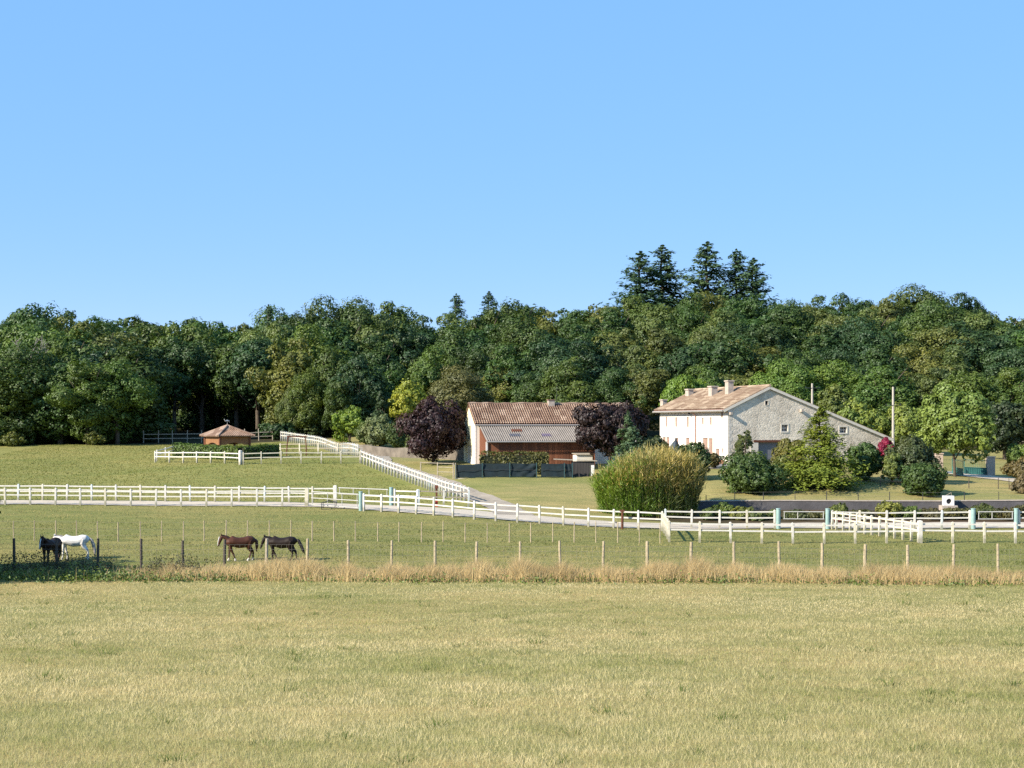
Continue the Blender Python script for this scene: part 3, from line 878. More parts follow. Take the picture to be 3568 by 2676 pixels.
def wire_fence(name, label, pts, tops, rad, mats, levels, lean=0.02, stays=0.0, wire_r=0.006, toprail=False):
    base = [g3(*p) for p in pts]
    root = empty(name, base[0]); tag(root, label, 'wire fence')
    H = []
    for i, b in enumerate(base):
        h = tops[i] if isinstance(tops, list) else tops * random.uniform(0.96, 1.04)
        H.append(h)
        mb = MB(); r = rad * random.uniform(0.85, 1.2)
        lx, ly = random.uniform(-lean, lean) * h, random.uniform(-lean, lean) * h
        mb.tube([(0, 0, -0.4), (lx * .3 + random.uniform(-.012, .012), ly * .3, h * 0.4), (lx * .7 + random.uniform(-.012, .012), ly * .7, h * 0.75), (lx, ly, h)], [r * 1.05, r, r * 0.97, r * 0.9], 7)
        mb.build('post', mats[i % len(mats)] if isinstance(mats, list) else mats, root, b - base[0])
    for lv in levels:
        mb = MB()
        mb.tube([b - base[0] + Vector((0, -rad, lv)) for b in base], wire_r, 4)
        mb.build('wire', WIRE, root)
    if stays:
        mb = MB()
        for i in range(len(base) - 1):
            n = max(2, int((base[i + 1] - base[i]).length / stays))
            for k in range(1, n):
                p = (base[i].lerp(base[i + 1], k / n)) - base[0] + Vector((0, -rad, 0))
                mb.tube([p + Vector((0, 0, levels[-1])), p + Vector((0, 0, levels[0]))], wire_r * 0.7, 3, False)
        o = mb.build('mesh_stays', WIRE, root); o['kind'] = 'stuff'
    return root


FP = [-19, 31, 123, 211, 305, 395, 485, 575, 664, 752, 846, 940, 1029, 1123, 1210, 1303, 1398, 1492, 1585, 1683, 1776, 1868, 1961, 2059, 2156, 2250]
fp = [p * 1.613 for p in FP]
fpts = [(ax(p, 81 - p / 3568.0), 81 - p / 3568.0) for p in fp]
LIGHTPOST = plain('pale_split_post', (0.40, 0.33, 0.22), 0.9, 0.3, 5.0, pos=True)
wire_fence('wire_fence', 'wire mesh fence on wooden posts in front of the horses', fpts, [1.72 + random.uniform(-.06, .06) for _ in fpts], 0.085, [DARKWOOD] * 7 + [GREYWOOD] + [LIGHTPOST] * 20, (1.42, 1.15, 0.85, 0.5), 0.03, 0.28, 0.0055)  # posts change from dark wood at the left to pale wood
mp = [-27, 47, 119, 195, 267, 340, 412, 489, 563, 640, 711, 788, 862, 939, 1013, 1088, 1164, 1238, 1317, 1390, 1469, 1544, 1621, 1698, 1775, 1850, 1926, 2001, 2076, 2152, 2228, 2300]
wire_fence('wire_fence', 'thin wire fence crossing the middle of the horse paddock', [(ax(p, 93.2), 93.2) for p in mp], 1.32, 0.036, LIGHTPOST, (1.25, 0.8, 0.4), 0.015, 0.0, 0.005)
wire_fence('wire_fence', 'low garden wire fence along the retaining wall', [(ax(p, 119.0), 119.0) for p in (2460, 2560, 2660, 2770, 2880, 2990, 3100, 3215, 3360, 3480, 3600)], 0.75, 0.03, DARKMETAL, (0.7, 0.4), 0.01, 0.0, 0.006)
wire_fence('wire_fence', 'low garden wire fence across the lawn behind the white block', [(ax(p, 127.0), 127.0) for p in (2760, 2910, 3068, 3220, 3376, 3478, 3516, 3610)], 0.95, 0.035, DARKWOOD, (0.85, 0.5), 0.02, 0.0, 0.006)



# ------------------------------------------------------------------ building helpers
def wall_sheet(name, outer, holes, origin, eu, ev, depth, mat, parent, inward):
    """a wall face with real openings; every opening gets reveals going `depth` inward"""
    O, eu, ev, inward = Vector(origin), Vector(eu), Vector(ev), Vector(inward)
    from mathutils.geometry import tessellate_polygon
    bm = bmesh.new()
    loops = [[bm.verts.new(O + eu * u + ev * v) for u, v in poly] for poly in [outer] + holes]
    flat = [v for vs in loops for v in vs]
    for tri in tessellate_polygon([[Vector((u, v, 0)) for u, v in poly] for poly in [outer] + holes]):
        try: bm.faces.new([flat[k] for k in tri])
        except ValueError: pass
    for vs in loops[1:]:
        back = [bm.verts.new(v.co + inward * depth) for v in vs]
        for i in range(len(vs)):
            j = (i + 1) % len(vs)
            bm.faces.new((vs[i], vs[j], back[j], back[i]))
    me = bpy.data.meshes.new(name)
    bmesh.ops.recalc_face_normals(bm, faces=bm.faces)
    bm.to_mesh(me); bm.free()
    return link(name, me, parent, None, mat)


def rect(u0, u1, v0, v1):
    return [(u0, v0), (u1, v0), (u1, v1), (u0, v1)]


def rubble_mat(name, stone, mortar, scale):
    m, nt, out = newmat(name)
    p = nt.nodes.new('ShaderNodeBsdfPrincipled'); p.inputs['Roughness'].default_value = 0.95; p.inputs['Specular IOR Level'].default_value = 0.15
    vec = coords(nt, 'Object', (1, 1, 1.35))
    wv = nt.nodes.new('ShaderNodeVectorMath'); wv.operation = 'ADD'
    nn = nt.nodes.new('ShaderNodeTexNoise'); nn.inputs['Scale'].default_value = 2.0
    nt.links.new(vec, nn.inputs['Vector'])
    ms = nt.nodes.new('ShaderNodeVectorMath'); ms.operation = 'SCALE'; ms.inputs['Scale'].default_value = 0.35
    nt.links.new(nn.outputs['Color'], ms.inputs[0]); nt.links.new(vec, wv.inputs[0]); nt.links.new(ms.outputs[0], wv.inputs[1])
    v1 = nt.nodes.new('ShaderNodeTexVoronoi'); v1.feature = 'F1'; v1.inputs['Scale'].default_value = scale
    v2 = nt.nodes.new('ShaderNodeTexVoronoi'); v2.feature = 'DISTANCE_TO_EDGE'; v2.inputs['Scale'].default_value = scale
    nt.links.new(wv.outputs[0], v1.inputs['Vector']); nt.links.new(wv.outputs[0], v2.inputs['Vector'])
    tone = nt.nodes.new('ShaderNodeSeparateColor'); nt.links.new(v1.outputs['Color'], tone.inputs[0])
    c = ramp(nt, [(0.0, tuple(x * 0.78 for x in stone)), (0.35, stone), (0.7, tuple(min(1, x * 1.12) for x in stone)), (1.0, tuple(x * 0.88 for x in stone))], tone.outputs[0])
    edge = ramp(nt, [(0.02, (1, 1, 1)), (0.09, (0, 0, 0))], v2.outputs['Distance'])
    c = mix(nt, 'MIX', c, mortar, edge)
    st = ramp(nt, [(0.32, (0.72, 0.70, 0.68)), (0.55, (1, 1, 1)), (0.8, (1.08, 1.07, 1.05))], noise(nt, 0.45, 5, coords(nt, 'Object', (1, 1, 0.5)), 0.6))
    c = mix(nt, 'MULTIPLY', c, st, 0.9)
    nt.links.new(c, p.inputs['Base Color'])
    b = nt.nodes.new('ShaderNodeBump'); b.inputs['Strength'].default_value = 0.35; b.inputs['Distance'].default_value = 0.05
    hh = ramp(nt, [(0.0, (0, 0, 0)), (0.14, (1, 1, 1))], v2.outputs['Distance'])
    nt.links.new(hh, b.inputs['Height']); nt.links.new(b.outputs[0], p.inputs['Normal'])
    nt.links.new(p.outputs[0], out.inputs[0])
    MATS[name] = m
    return m


def tile_mat(name, a, b, c3, moss=0.3):
    """weathered canal tiles: each tile a slightly different fired colour"""
    m, nt, out = newmat(name)
    p = nt.nodes.new('ShaderNodeBsdfPrincipled'); p.inputs['Roughness'].default_value = 0.9; p.inputs['Specular IOR Level'].default_value = 0.15
    wn_ = nt.nodes.new('ShaderNodeTexWhiteNoise'); wn_.noise_dimensions = '3D'
    vec = worldpos(nt, (1.6, 0.9, 0.9))
    fl = nt.nodes.new('ShaderNodeVectorMath'); fl.operation = 'FLOOR'
    nt.links.new(vec, fl.inputs[0]); nt.links.new(fl.outputs[0], wn_.inputs['Vector'])
    c = ramp(nt, [(0.0, a), (0.45, b), (0.8, c3), (1.0, tuple(min(1, x * 1.15) for x in c3))], wn_.outputs['Value'])
    n1 = ramp(nt, [(0.36, (0.66, 0.64, 0.60)), (0.58, (1, 1, 1))], noise(nt, 0.6, 5, worldpos(nt), 0.7))
    c = mix(nt, 'MULTIPLY', c, n1, moss * 2)
    nt.links.new(c, p.inputs['Base Color']); nt.links.new(p.outputs[0], out.inputs[0])
    MATS[name] = m
    return m


STONE = rubble_mat('rubble_stone', (0.66, 0.585, 0.485), (0.68, 0.61, 0.52), 2.9)
TILE = tile_mat('canal_tiles', (0.19, 0.12, 0.09), (0.27, 0.178, 0.132), (0.36, 0.26, 0.20))
TILE2 = tile_mat('sun_bleached_tiles', (0.27, 0.185, 0.13), (0.34, 0.245, 0.172), (0.41, 0.315, 0.228))
LIME = plain('lime_render', (0.80, 0.74, 0.66), 0.9, 0.07, 0.8, 0.2, 8)
YLIME = plain('yellowed_render', (0.80, 0.70, 0.46), 0.9, 0.08, 0.9, 0.2, 8)
DRESSED = plain('dressed_stone', (0.62, 0.57, 0.50), 0.9, 0.12, 3.0)
SHUTTER = plain('pink_shutter', (0.30, 0.205, 0.17), 0.7, 0.15)
GSHUTTER = plain('green_grey_shutter', (0.22, 0.25, 0.20), 0.7, 0.15)
GARAGE = plain('slate_grey_door', (0.16, 0.165, 0.19), 0.6, 0.1)
PINKPIPE = plain('copper_pipe', (0.36, 0.22, 0.18), 0.6, 0.15)
ZINC = plain('zinc', (0.34, 0.32, 0.30), 0.5, 0.15, metal=0.2)
GLASS = plain('dark_glass', (0.03, 0.032, 0.04), 0.12, 0.2, spec=0.6)
FRAMEW = plain('white_frame', (0.72, 0.70, 0.68), 0.6, 0.08)
CORR = plain('fibre_cement_sheet', (0.215, 0.19, 0.17), 0.9, 0.22, 1.3, 0.3, 10, stretch=(1, 1, 1))
WALLGREY = plain('grey_render_wall', (0.17, 0.145, 0.12), 0.95, 0.45, 0.9, 0.4, 9, pos=True)
DARKWALL = plain('damp_dark_wall', (0.105, 0.10, 0.105), 0.95, 0.35, 0.8, 0.4, 9, pos=True)
CHIM = plain('chimney_stone', (0.42, 0.36, 0.31), 0.9, 0.25, 3.0)


# ------------------------------------------------------------------ farmhouse
HA = math.radians(16.3)
HC = Vector((ax(2537, 143), 143.0, 4.50))
house = empty('farmhouse', HC, HA)
tag(house, 'long white farmhouse with rubble stone gable and tiled roof with chimneys', 'farmhouse')
GL, LW, EZ, RX, RZ, RE = 18.2, 17.9, 5.55, 4.5, 7.65, 2.45      # gable length, side length, eave, ridge place and height, low right eave
_ca, _sa = math.cos(HA), math.sin(HA)


def hx(px):                                 # gable wall: distance from the corner for a surveyed column
    k = (px - CX) / F
    return (k * HC.y - HC.x) / (_ca - k * _sa)


def hgz(px, py):
    return ZC - (py - HY) * (HC.y + _sa * hx(px)) / F - HC.z


def hy(px):                                 # side wall: distance from the corner
    k = (px - CX) / F
    return (HC.x - k * HC.y) / (_sa + k * _ca)


def hsz(px, py):
    return ZC - (py - HY) * (HC.y + _ca * hy(px)) / F - HC.z


def gh(px0, px1, py0, py1):
    return rect(hx(px0), hx(px1), hgz((px0 + px1) / 2, py1), hgz((px0 + px1) / 2, py0))


w1, w2, w3 = gh(2666, 2676, 1397, 1411), gh(2724, 2745, 1480, 1503), gh(2926, 2950, 1488, 1508)
gar = rect(hx(2642), hx(2721), -0.4, hgz(2680, 1541))
wall_sheet('gable_wall', [(0, -2), (GL, -2), (GL, RE), (RX, RZ), (0, EZ)], [w1, w2, w3, gar], (0, 0, 0), (1, 0, 0), (0, 0, 1), 0.28, STONE, house, (0, 1, 0))
# side wall openings: (column, top row, bottom row, width)
side = [(2322, 1453, 1487, .55, 's'), (2356, 1454, 1487, .55, 's'), (2396, 1453, 1488, .6, 's'), (2448.5, 1455, 1478, .5, 's'), (2476, 1454, 1480, .55, 's'), (2515, 1435, 1455, .5, 's'),
        (2314, 1523, 1560, .9, 'd'), (2327, 1523, 1560, .9, 'd'), (2358, 1526, 1560, .9, 'd'), (2396, 1525, 1575, .95, 'd'), (2457, 1525, 1585, 1.3, 'd'), (2476, 1527, 1590, 1.0, 'd'), (2500, 1563, 1612, 0.9, 'd'), (2518, 1562, 1578, .4, 's')]
sholes = []
for px, t, b, w, k in side:
    y = hy(px); zt = hsz(px, t); zb = max(0.02, hsz(px, b)) if k == 's' else 0.02
    sholes.append((rect(y - w / 2, y + w / 2, zb, zt), k))
wall_sheet('side_wall', [(0, -2), (LW, -2), (LW, EZ), (0, EZ)], [h for h, _ in sholes], (0, 0, 0), (0, 1, 0), (0, 0, 1), 0.22, LIME, house, (1, 0, 0))
mb = MB(); mb.add([(0.3, LW, -2), (GL, LW, -2), (GL, LW, RE), (RX, LW, RZ), (0, LW, EZ), (0, LW, -2)], [(0, 1, 2, 3, 4, 5)])
mb.add([(GL, 0, -2), (GL, LW, -2), (GL, LW, RE), (GL, 0, RE)], [(0, 1, 2, 3)])
mb.build('rear_wall', STONE, house)
for h, k in sholes:
    (u0, v0), _, (u1, v1), _ = h[0], h[1], h[2], h[3]
    if k == 's':
        o = MB().box(0.10, 0.14, u0 + .02, u1 - .02, v0 + .02, v1 - .02).build('shutter', SHUTTER, house)
        MB().box(-0.04, 0.16, u0 - .06, u1 + .06, v0 - .10, v0 - .002).build('window_sill', DRESSED, house)
    else:
        o = MB().box(0.12, 0.17, u0 + .02, u1 - .02, v0 + .01, v1 - .02).build('door', SHUTTER, house)
        MB().box(0.10, 0.119, (u0 + u1) / 2 - .03, (u0 + u1) / 2 + .03, v0 + .02, v1 - .03).build('stile', PINKPIPE, o)
for (px0, py0) in ((2297, 1441), (2410, 1440)):
    y = hy(px0); z = hsz(px0, py0)
    mb = MB(); mb.tube([(0, y, z + .12), (-0.30, y, z + .10)], 0.03, 6); mb.tube([(-0.30, y, z + .14), (-0.30, y, z - .12)], [0.04, 0.16], 8)
    mb.build('wall_lamp', DARKMETAL, house)
# dressed quoins where the gable meets the white wall
for k in range(16):
    z = -0.2 + k * 0.355; l = 0.42 if k % 2 else 0.26
    MB().box(-0.012, l, -0.014, 0.18, z + .012, z + 0.343).build('quoin', DRESSED, house)


def gable_window(h, nx, nz, margin=0.16, deep=0.2):
    u0, v0 = h[0]; u1, v1 = h[2]
    s = MB()
    s.box(u0 - margin, u0 - .002, -0.03, 0.1, v0 - margin, v1 + margin); s.box(u1 + .002, u1 + margin, -0.03, 0.1, v0 - margin, v1 + margin)
    s.box(u0 - .002, u1 + .002, -0.03, 0.1, v1 + .002, v1 + margin); s.box(u0 - .002, u1 + .002, -0.045, 0.1, v0 - margin, v0 - .002)
    w = s.build('window', DRESSED, house)
    MB().box(u0, u1, deep + .05, deep + .06, v0, v1).build('pane', GLASS, w)
    f = MB()
    for i in range(nx + 1):
        x = u0 + (u1 - u0) * i / nx; f.box(x - .025, x + .025, deep, deep + .04, v0, v1)
    for i in range(nz + 1):
        z = v0 + (v1 - v0) * i / nz; f.box(u0, u1, deep - .004, deep + .036, z - .025, z + .025)
    f.build('frame', FRAMEW if nx > 1 else DARKMETAL, w)


gable_window(w1, 1, 1, 0.05); gable_window(w2, 2, 2, 0.14); gable_window(w3, 3, 2, 0.14)
(u0, v0), (u1, v1) = gar[0], gar[2]
MB().box(u0, u1, 0.24, 0.30, v0, v1).build('garage_door', GARAGE, house)
MB().box(u0 - .5, u1 + .35, -0.05, 0.25, v1 + .003, v1 + .22).build('lintel', RUST, house)
mb = MB(); mb.box(u0 - .85, u0 - .003, -0.03, 0.15, -0.4, v1 - .02); mb.build('jamb', DRESSED, house)
MB().box(u1 + .003, u1 + .9, -0.03, 0.15, v1 - .9, v1 - .02).build('jamb', DRESSED, house)
for x_, z_ in ((hx(2790), hgz(2790, 1430)), (hx(2543), hgz(2543, 1440))):     # stone brackets that throw slanting shadows on the gable
    MB().box(x_ - .12, x_ + .12, -0.42, 0.1, z_ - .15, z_ + .12).build('bracket', CHIM, house)
# roof: left slope of tile rows, long right slope
OV, FO, BO = 0.55, 0.18, 0.5
sl = (RZ - EZ) / RX


def slab(pts, th, name, mat, parent):
    a = [Vector(p) for p in pts]; n = (a[1] - a[0]).cross(a[2] - a[0]).normalized()
    if n.z < 0: n = -n
    V = [p for p in a] + [p + n * th for p in a]
    k = len(a); Fs = [tuple(range(k)), tuple(range(k, 2 * k))] + [(i, (i + 1) % k, k + (i + 1) % k, k + i) for i in range(k)]
    return MB().add(V, Fs).build(name, mat, parent)


slab([(-OV, -FO, EZ - OV * sl + .05), (RX, -FO, RZ + .05), (RX, LW + BO, RZ + .05), (-OV, LW + BO, EZ - OV * sl + .05)], 0.08, 'roof', PINKPIPE, house)
roof = slab([(RX, -FO, RZ + .06), (GL + .3, -FO, RE - .3 * (RZ - RE) / (GL - RX) + .06), (GL + .3, LW + BO, RE - .3 * (RZ - RE) / (GL - RX) + .06), (RX, LW + BO, RZ + .06)], 0.10, 'roof', TILE2, house)


def tile_rows(parent, a, b, along, step, r, mat, per, name='tile_row', joined=False, jitter=0.012):
    """rows of canal tiles: half round columns running from eave point a up to ridge point b, repeated along a direction"""
    a, b, along = Vector(a), Vector(b), Vector(along)
    L = along.length; d = along.normalized(); up = (b - a); sl_ = up.length; up.normalize(); n = up.cross(d).normalized()
    if n.z < 0: n = -n
    nt_ = max(2, int(sl_ / per))
    V, Fs = [], []
    seg = 5
    for i in range(nt_):
        s0, s1 = sl_ * i / nt_, sl_ * (i + 1) / nt_ + 0.04
        for s, rr, lift in ((s0, r * 1.06, 0.022), (s1, r * 0.9, 0.0)):
            for k in range(seg + 1):
                t = math.pi * k / seg
                V.append(up * s + d * (-math.cos(t) * rr) + n * (math.sin(t) * rr * 1.25 + lift))
        o = i * 2 * (seg + 1)
        for k in range(seg):
            Fs.append((o + k, o + k + 1, o + seg + 1 + k + 1, o + seg + 1 + k))
    cnt = int(L / step)
    if joined:
        mb = MB()
        for j in range(cnt):
            off = a + d * (step * (j + 0.5)) + d * random.uniform(-jitter, jitter) + n * random.uniform(-jitter, jitter)
            mb.add([v + off for v in V], Fs)
        o = mb.build(name, mat, parent); o['kind'] = 'stuff'
        return
    me = MB().add(V, Fs).mesh(name); me.materials.append(mat)
    for j in range(cnt):
        link(name, me, parent, a + d * (step * (j + 0.5)) + d * random.uniform(-jitter, jitter) + n * random.uniform(-jitter, jitter))


tile_rows(house, (-OV, -FO, EZ - OV * sl + .14), (RX, -FO, RZ + .14), (0, LW + BO + FO, 0), 0.25, 0.125, TILE2, 0.42, 'tile_rows', True)
mb = MB(); mb.tube([(RX, -FO - .05, RZ + .2), (RX, LW + BO, RZ + .2)], 0.14, 8); mb.build('ridge_tiles', TILE2, house)
# verge boards on the gable, gutter and downpipe on the side wall
for (xa, za), (xb, zb) in (((-OV, EZ - OV * sl - .02), (RX, RZ - .02)), ((RX, RZ - .02), (GL + .3, RE - .3 * .38 - .02))):
    mb = MB()
    d_ = Vector((xb - xa, 0, zb - za)).normalized(); n_ = Vector((-d_.z, 0, d_.x))
    pa, pb = Vector((xa, -FO - .03, za)), Vector((xb, -FO - .03, zb))
    V = [pa - n_ * .12, pb - n_ * .12, pb + n_ * .13, pa + n_ * .13]; V += [v + Vector((0, .026, 0)) for v in V]
    mb.add(V, [(0, 1, 2, 3), (4, 5, 6, 7), (0, 1, 5, 4), (1, 2, 6, 5), (2, 3, 7, 6), (3, 0, 4, 7)])
    mb.build('verge_board', DRESSED, house)
mb = MB(); mb.tube([(-OV - .09, -FO, EZ - OV * sl + .02), (-OV - .09, LW + BO, EZ - OV * sl + .02)], 0.10, 8); mb.build('gutter', ZINC, house)
y_ = hy(2426)
mb = MB(); mb.tube([(-OV - .06, y_, EZ - OV * sl - .05), (-OV * .5, y_, EZ - .5), (-0.10, y_, EZ - .75), (-0.10, y_, 0.0)], 0.065, 8); mb.build('downpipe', PINKPIPE, house)
for px_, s_, wx_, wy_, hh_ in ((2541, 2.9, 0.60, 0.8, 1.5), (2484, 2.7, 0.68, 0.9, 1.1), (2402, 2.9, 0.6, 0.9, 0.85), (2312, 1.5, 0.5, 0.8, 0.4)):
    k = (px_ - CX) / F
    t_ = ((HC.x + s_ * _ca) - k * (HC.y + s_ * _sa)) / (_sa + k * _ca)
    zr = EZ + sl * s_
    c = MB().box(s_ - wx_ / 2, s_ + wx_ / 2, t_ - wy_ / 2, t_ + wy_ / 2, zr - .6, zr + hh_).build('chimney', CHIM, house)
    MB().box(s_ - wx_ / 2 - .08, s_ + wx_ / 2 + .08, t_ - wy_ / 2 - .08, t_ + wy_ / 2 + .08, zr + hh_ + .002, zr + hh_ + .14).build('cap', CHIM, c)

# ------------------------------------------------------------------ barn
BA = math.radians(11.5)
BC = Vector((ax(1656, 146), 146.0, 4.15))
barn = empty('barn', BC, BA)
tag(barn, 'low barn with yellow gable, brown board lean-to and red tiled roof', 'barn')
BL_, BD, BE, BR = 17.0, 7.0, 4.45, 6.30       # length, depth, eave, ridge
mb = MB()
mb.add([(0, 0, -1.5), (BL_, 0, -1.5), (BL_, 0, BE), (0, 0, BE)], [(0, 1, 2, 3)])
mb.add([(0, BD, -1.5), (BL_, BD, -1.5), (BL_, BD, BE), (0, BD, BE)], [(0, 1, 2, 3)])
mb.add([(BL_, 0, -1.5), (BL_, BD, -1.5), (BL_, BD, BE), (BL_, BD / 2, BR), (BL_, 0, BE)], [(0, 1, 2, 3, 4)])
mb.build('wall', LIME, barn)
shut = rect(2.7, 4.3, 2.75, 4.15); bdoor = rect(2.0, 5.0, -0.2, 2.15)
wall_sheet('gable_wall', [(0, -1.5), (BD, -1.5), (BD, BE), (BD / 2, BR), (0, BE)], [shut, bdoor], (0, 0, 0), (0, 1, 0), (0, 0, 1), 0.2, YLIME, barn, (1, 0, 0))
for a_, b_2 in ((2.72, 3.47), (3.53, 4.28)):
    MB().box(-0.03, 0.03, a_, b_2, 2.78, 4.12).build('shutter', GSHUTTER, barn)
d_ = MB().box(0.08, 0.13, 2.02, 3.48, -0.2, 2.13).build('door', FRAMEW, barn)
MB().box(0.06, 0.078, 3.40, 3.47, -0.1, 2.1).build('stile', GSHUTTER, d_)
MB().box(0.08, 0.13, 3.52, 4.98, -0.2, 2.13).build('door', FRAMEW, barn)
mb = MB(); mb.tube([(-0.05, 3.6, 2.62), (-0.2, 3.6, 2.6)], 0.05, 6); mb.build('lamp', DARKMETAL, barn)
for k in range(12):
    z = -0.2 + k * 0.38; l = 0.5 if k % 2 else 0.28
    MB().box(-0.02, 0.12, -0.02, l, z + .01, z + 0.37).build('quoin', FRAMEW, barn)
ro = 0.4; bsl = (BR - BE) / (BD / 2)
slab([(-.12, -ro, BE - ro * bsl), (BL_ + .2, -ro, BE - ro * bsl), (BL_ + .2, BD / 2, BR), (-.12, BD / 2, BR)], 0.07, 'roof', RUST, barn)  # dark colour of this under-sheet puts shade between the tile rows
slab([(-.12, BD / 2, BR), (BL_ + .2, BD / 2, BR), (BL_ + .2, BD + ro, BE - ro * bsl), (-.12, BD + ro, BE - ro * bsl)], 0.09, 'roof', TILE, barn)
tile_rows(barn, (-.12, -ro, BE - ro * bsl + .10), (-.12, BD / 2, BR + .10), (BL_ + .32, 0, 0), 0.243, 0.088, TILE, 0.36)
mb = MB(); n_ = 36
pts_ = [(-.15 + (BL_ + .35) * i / n_, BD / 2, BR + .17 + 0.03 * math.sin(i * 1.7) + 0.02 * math.sin(i * .6)) for i in range(n_ + 1)]
mb.tube(pts_, 0.13, 8); mb.build('ridge_tiles', TILE, barn)
mb = MB(); mb.tube([(-.1, -ro - .07, BE - ro * bsl - .02), (BL_ + .1, -ro - .07, BE - ro * bsl - .02)], 0.08, 8); mb.build('gutter', ZINC, barn)
ch = MB().box(8.35, 9.0, 3.0, 3.7, BR - .5, BR + .52).build('chimney', CHIM, barn)
MB().box(8.29, 9.06, 2.94, 3.76, BR + .522, BR + .62).build('cap', TILE, ch)
# television aerial
mb = MB(); mb.tube([(9.35, 3.5, BR), (9.35, 3.5, BR + 2.1)], 0.022, 6); mb.build('mast', DARKMETAL, barn)
mb = MB(); mb.tube([(8.9, 3.5, BR + 1.75), (9.8, 3.5, BR + 1.75)], 0.014, 5)
for k in range(6): mb.tube([(8.95 + k * .16, 3.3, BR + 1.75), (8.95 + k * .16, 3.7, BR + 1.75)], 0.009, 4)
mb.build('aerial', DARKMETAL, barn)
# lean-to
LX0, LX1, LD, LZ1, LZ0 = 0.35, 11.6, 4.3, BE - 0.28, 2.55
lt = MB()
lt.add([(LX0 + .1, 0, -1.5), (LX0 + .1, -LD + .25, -1.5), (LX0 + .1, -LD + .25, LZ0 + .08), (LX0 + .1, 0, LZ1 - .1)], [(0, 1, 2, 3)])
lt.add([(LX1 - .1, 0, -1.5), (LX1 - .1, -LD + .25, -1.5), (LX1 - .1, -LD + .25, LZ0 + .08), (LX1 - .1, 0, LZ1 - .1)], [(0, 1, 2, 3)])
lt.add([(LX0 + .1, -LD + .42, -1.5), (LX1 - .1, -LD + .42, -1.5), (LX1 - .1, -LD + .42, LZ0 + .12), (LX0 + .1, -LD + .42, LZ0 + .12)], [(0, 1, 2, 3)])
leanto = lt.build('lean_to', BROWNWOOD, barn)
random.seed(21)
PLK = []
for k in range(3):
    me = MB().box(0, 0.285, -0.03 - .006 * k, 0, -1.5, LZ0 + .22).mesh('plank'); me.materials.append([BROWNWOOD, plain('orange_brown_boards', (0.215, 0.085, 0.045), 0.8, 0.3, 2.5, stretch=(6, 6, .6)), plain('dark_brown_boards', (0.135, 0.055, 0.032), 0.8, 0.3, 2.5, stretch=(6, 6, .6))][k]); PLK.append(me)
for k in range(int((LX1 - LX0 - .3) / 0.3)):
    link('plank', random.choice(PLK), leanto, (LX0 + .15 + k * .3, -LD + .415, -.12 + random.uniform(-.02, .02)))
me = MB().box(-0.03, 0, 0, 0.285, -1.5, 0).mesh('plank'); me.materials.append(BROWNWOOD)
for k in range(12):
    y_ = -LD + .45 + k * .31
    o = link('plank', me, leanto, (LX0 + .095, y_, LZ0 + (LZ1 - LZ0) * (y_ + LD) / LD - .15)); o.scale = (1, 1, (LZ0 + (LZ1 - LZ0) * (y_ + LD) / LD + 1.3) / 1.5)
MB().box(LX0 + .03, LX0 + .2, -LD + .26, -LD + .44, -1.5, LZ0 + .03).build('corner_post', FRAMEW, leanto)
# corrugated lean-to roof
V, Fc = [], []
nx_ = 460; ys_ = 7
for i in range(nx_ + 1):
    x = LX0 + (LX1 - LX0) * i / nx_
    for j in range(ys_ + 1):
        t = j / ys_
        V.append((x, -LD * (1 - t) - 0.12 * (1 - t), LZ0 + (LZ1 - LZ0) * t + .10 + 0.065 * math.sin(2 * math.pi * x / 0.22)))
for i in range(nx_):
    for j in range(ys_):
        a = i * (ys_ + 1) + j; Fc.append((a, a + ys_ + 1, a + ys_ + 2, a + 1))
rf = link('lean_to_roof', np_mesh('lean_to_roof', V, Fc, True), barn, None, CORR)
mb = MB(); mb.tube([(LX0, -LD - .2, LZ0 + .02), (LX1, -LD - .2, LZ0 + .02)], 0.075, 8); mb.build('gutter', ZINC, barn)
mb = MB(); mb.add([(LX0, .0, LZ1 + .05), (LX1, .0, LZ1 + .05), (LX1, -.3, LZ1 + .03), (LX0, -.3, LZ1 + .03), (LX0, .0, LZ1 + .2), (LX1, .0, LZ1 + .2), (LX1, -.3, LZ1 + .12), (LX0, -.3, LZ1 + .12)], [(0, 1, 2, 3), (4, 5, 6, 7), (0, 1, 5, 4), (1, 2, 6, 5), (2, 3, 7, 6), (3, 0, 4, 7)])
mb.build('flashing', CORR, barn)
for sx_, t_, m_ in ((3.45, 0.55, RUST), (3.05, 0.27, plain('smoked_sheet', (0.10, 0.10, 0.12), 0.4, 0.3)), (6.25, 0.27, plain('violet_grey_sheet', (0.14, 0.11, 0.16), 0.4, 0.3))):
    V, Fc = [], []
    for i in range(41):
        x = sx_ + 1.0 * i / 40
        for j in (0, 1):
            t = t_ + 0.16 * j
            V.append((x, -LD * (1 - t) - 0.12 * (1 - t), LZ0 + (LZ1 - LZ0) * t + .125 + 0.065 * math.sin(2 * math.pi * x / 0.22)))
    for i in range(40): Fc.append((2 * i, 2 * i + 2, 2 * i + 3, 2 * i + 1))
    link('skylight_sheet', np_mesh('skylight_sheet', V, Fc, True), rf, None, m_)

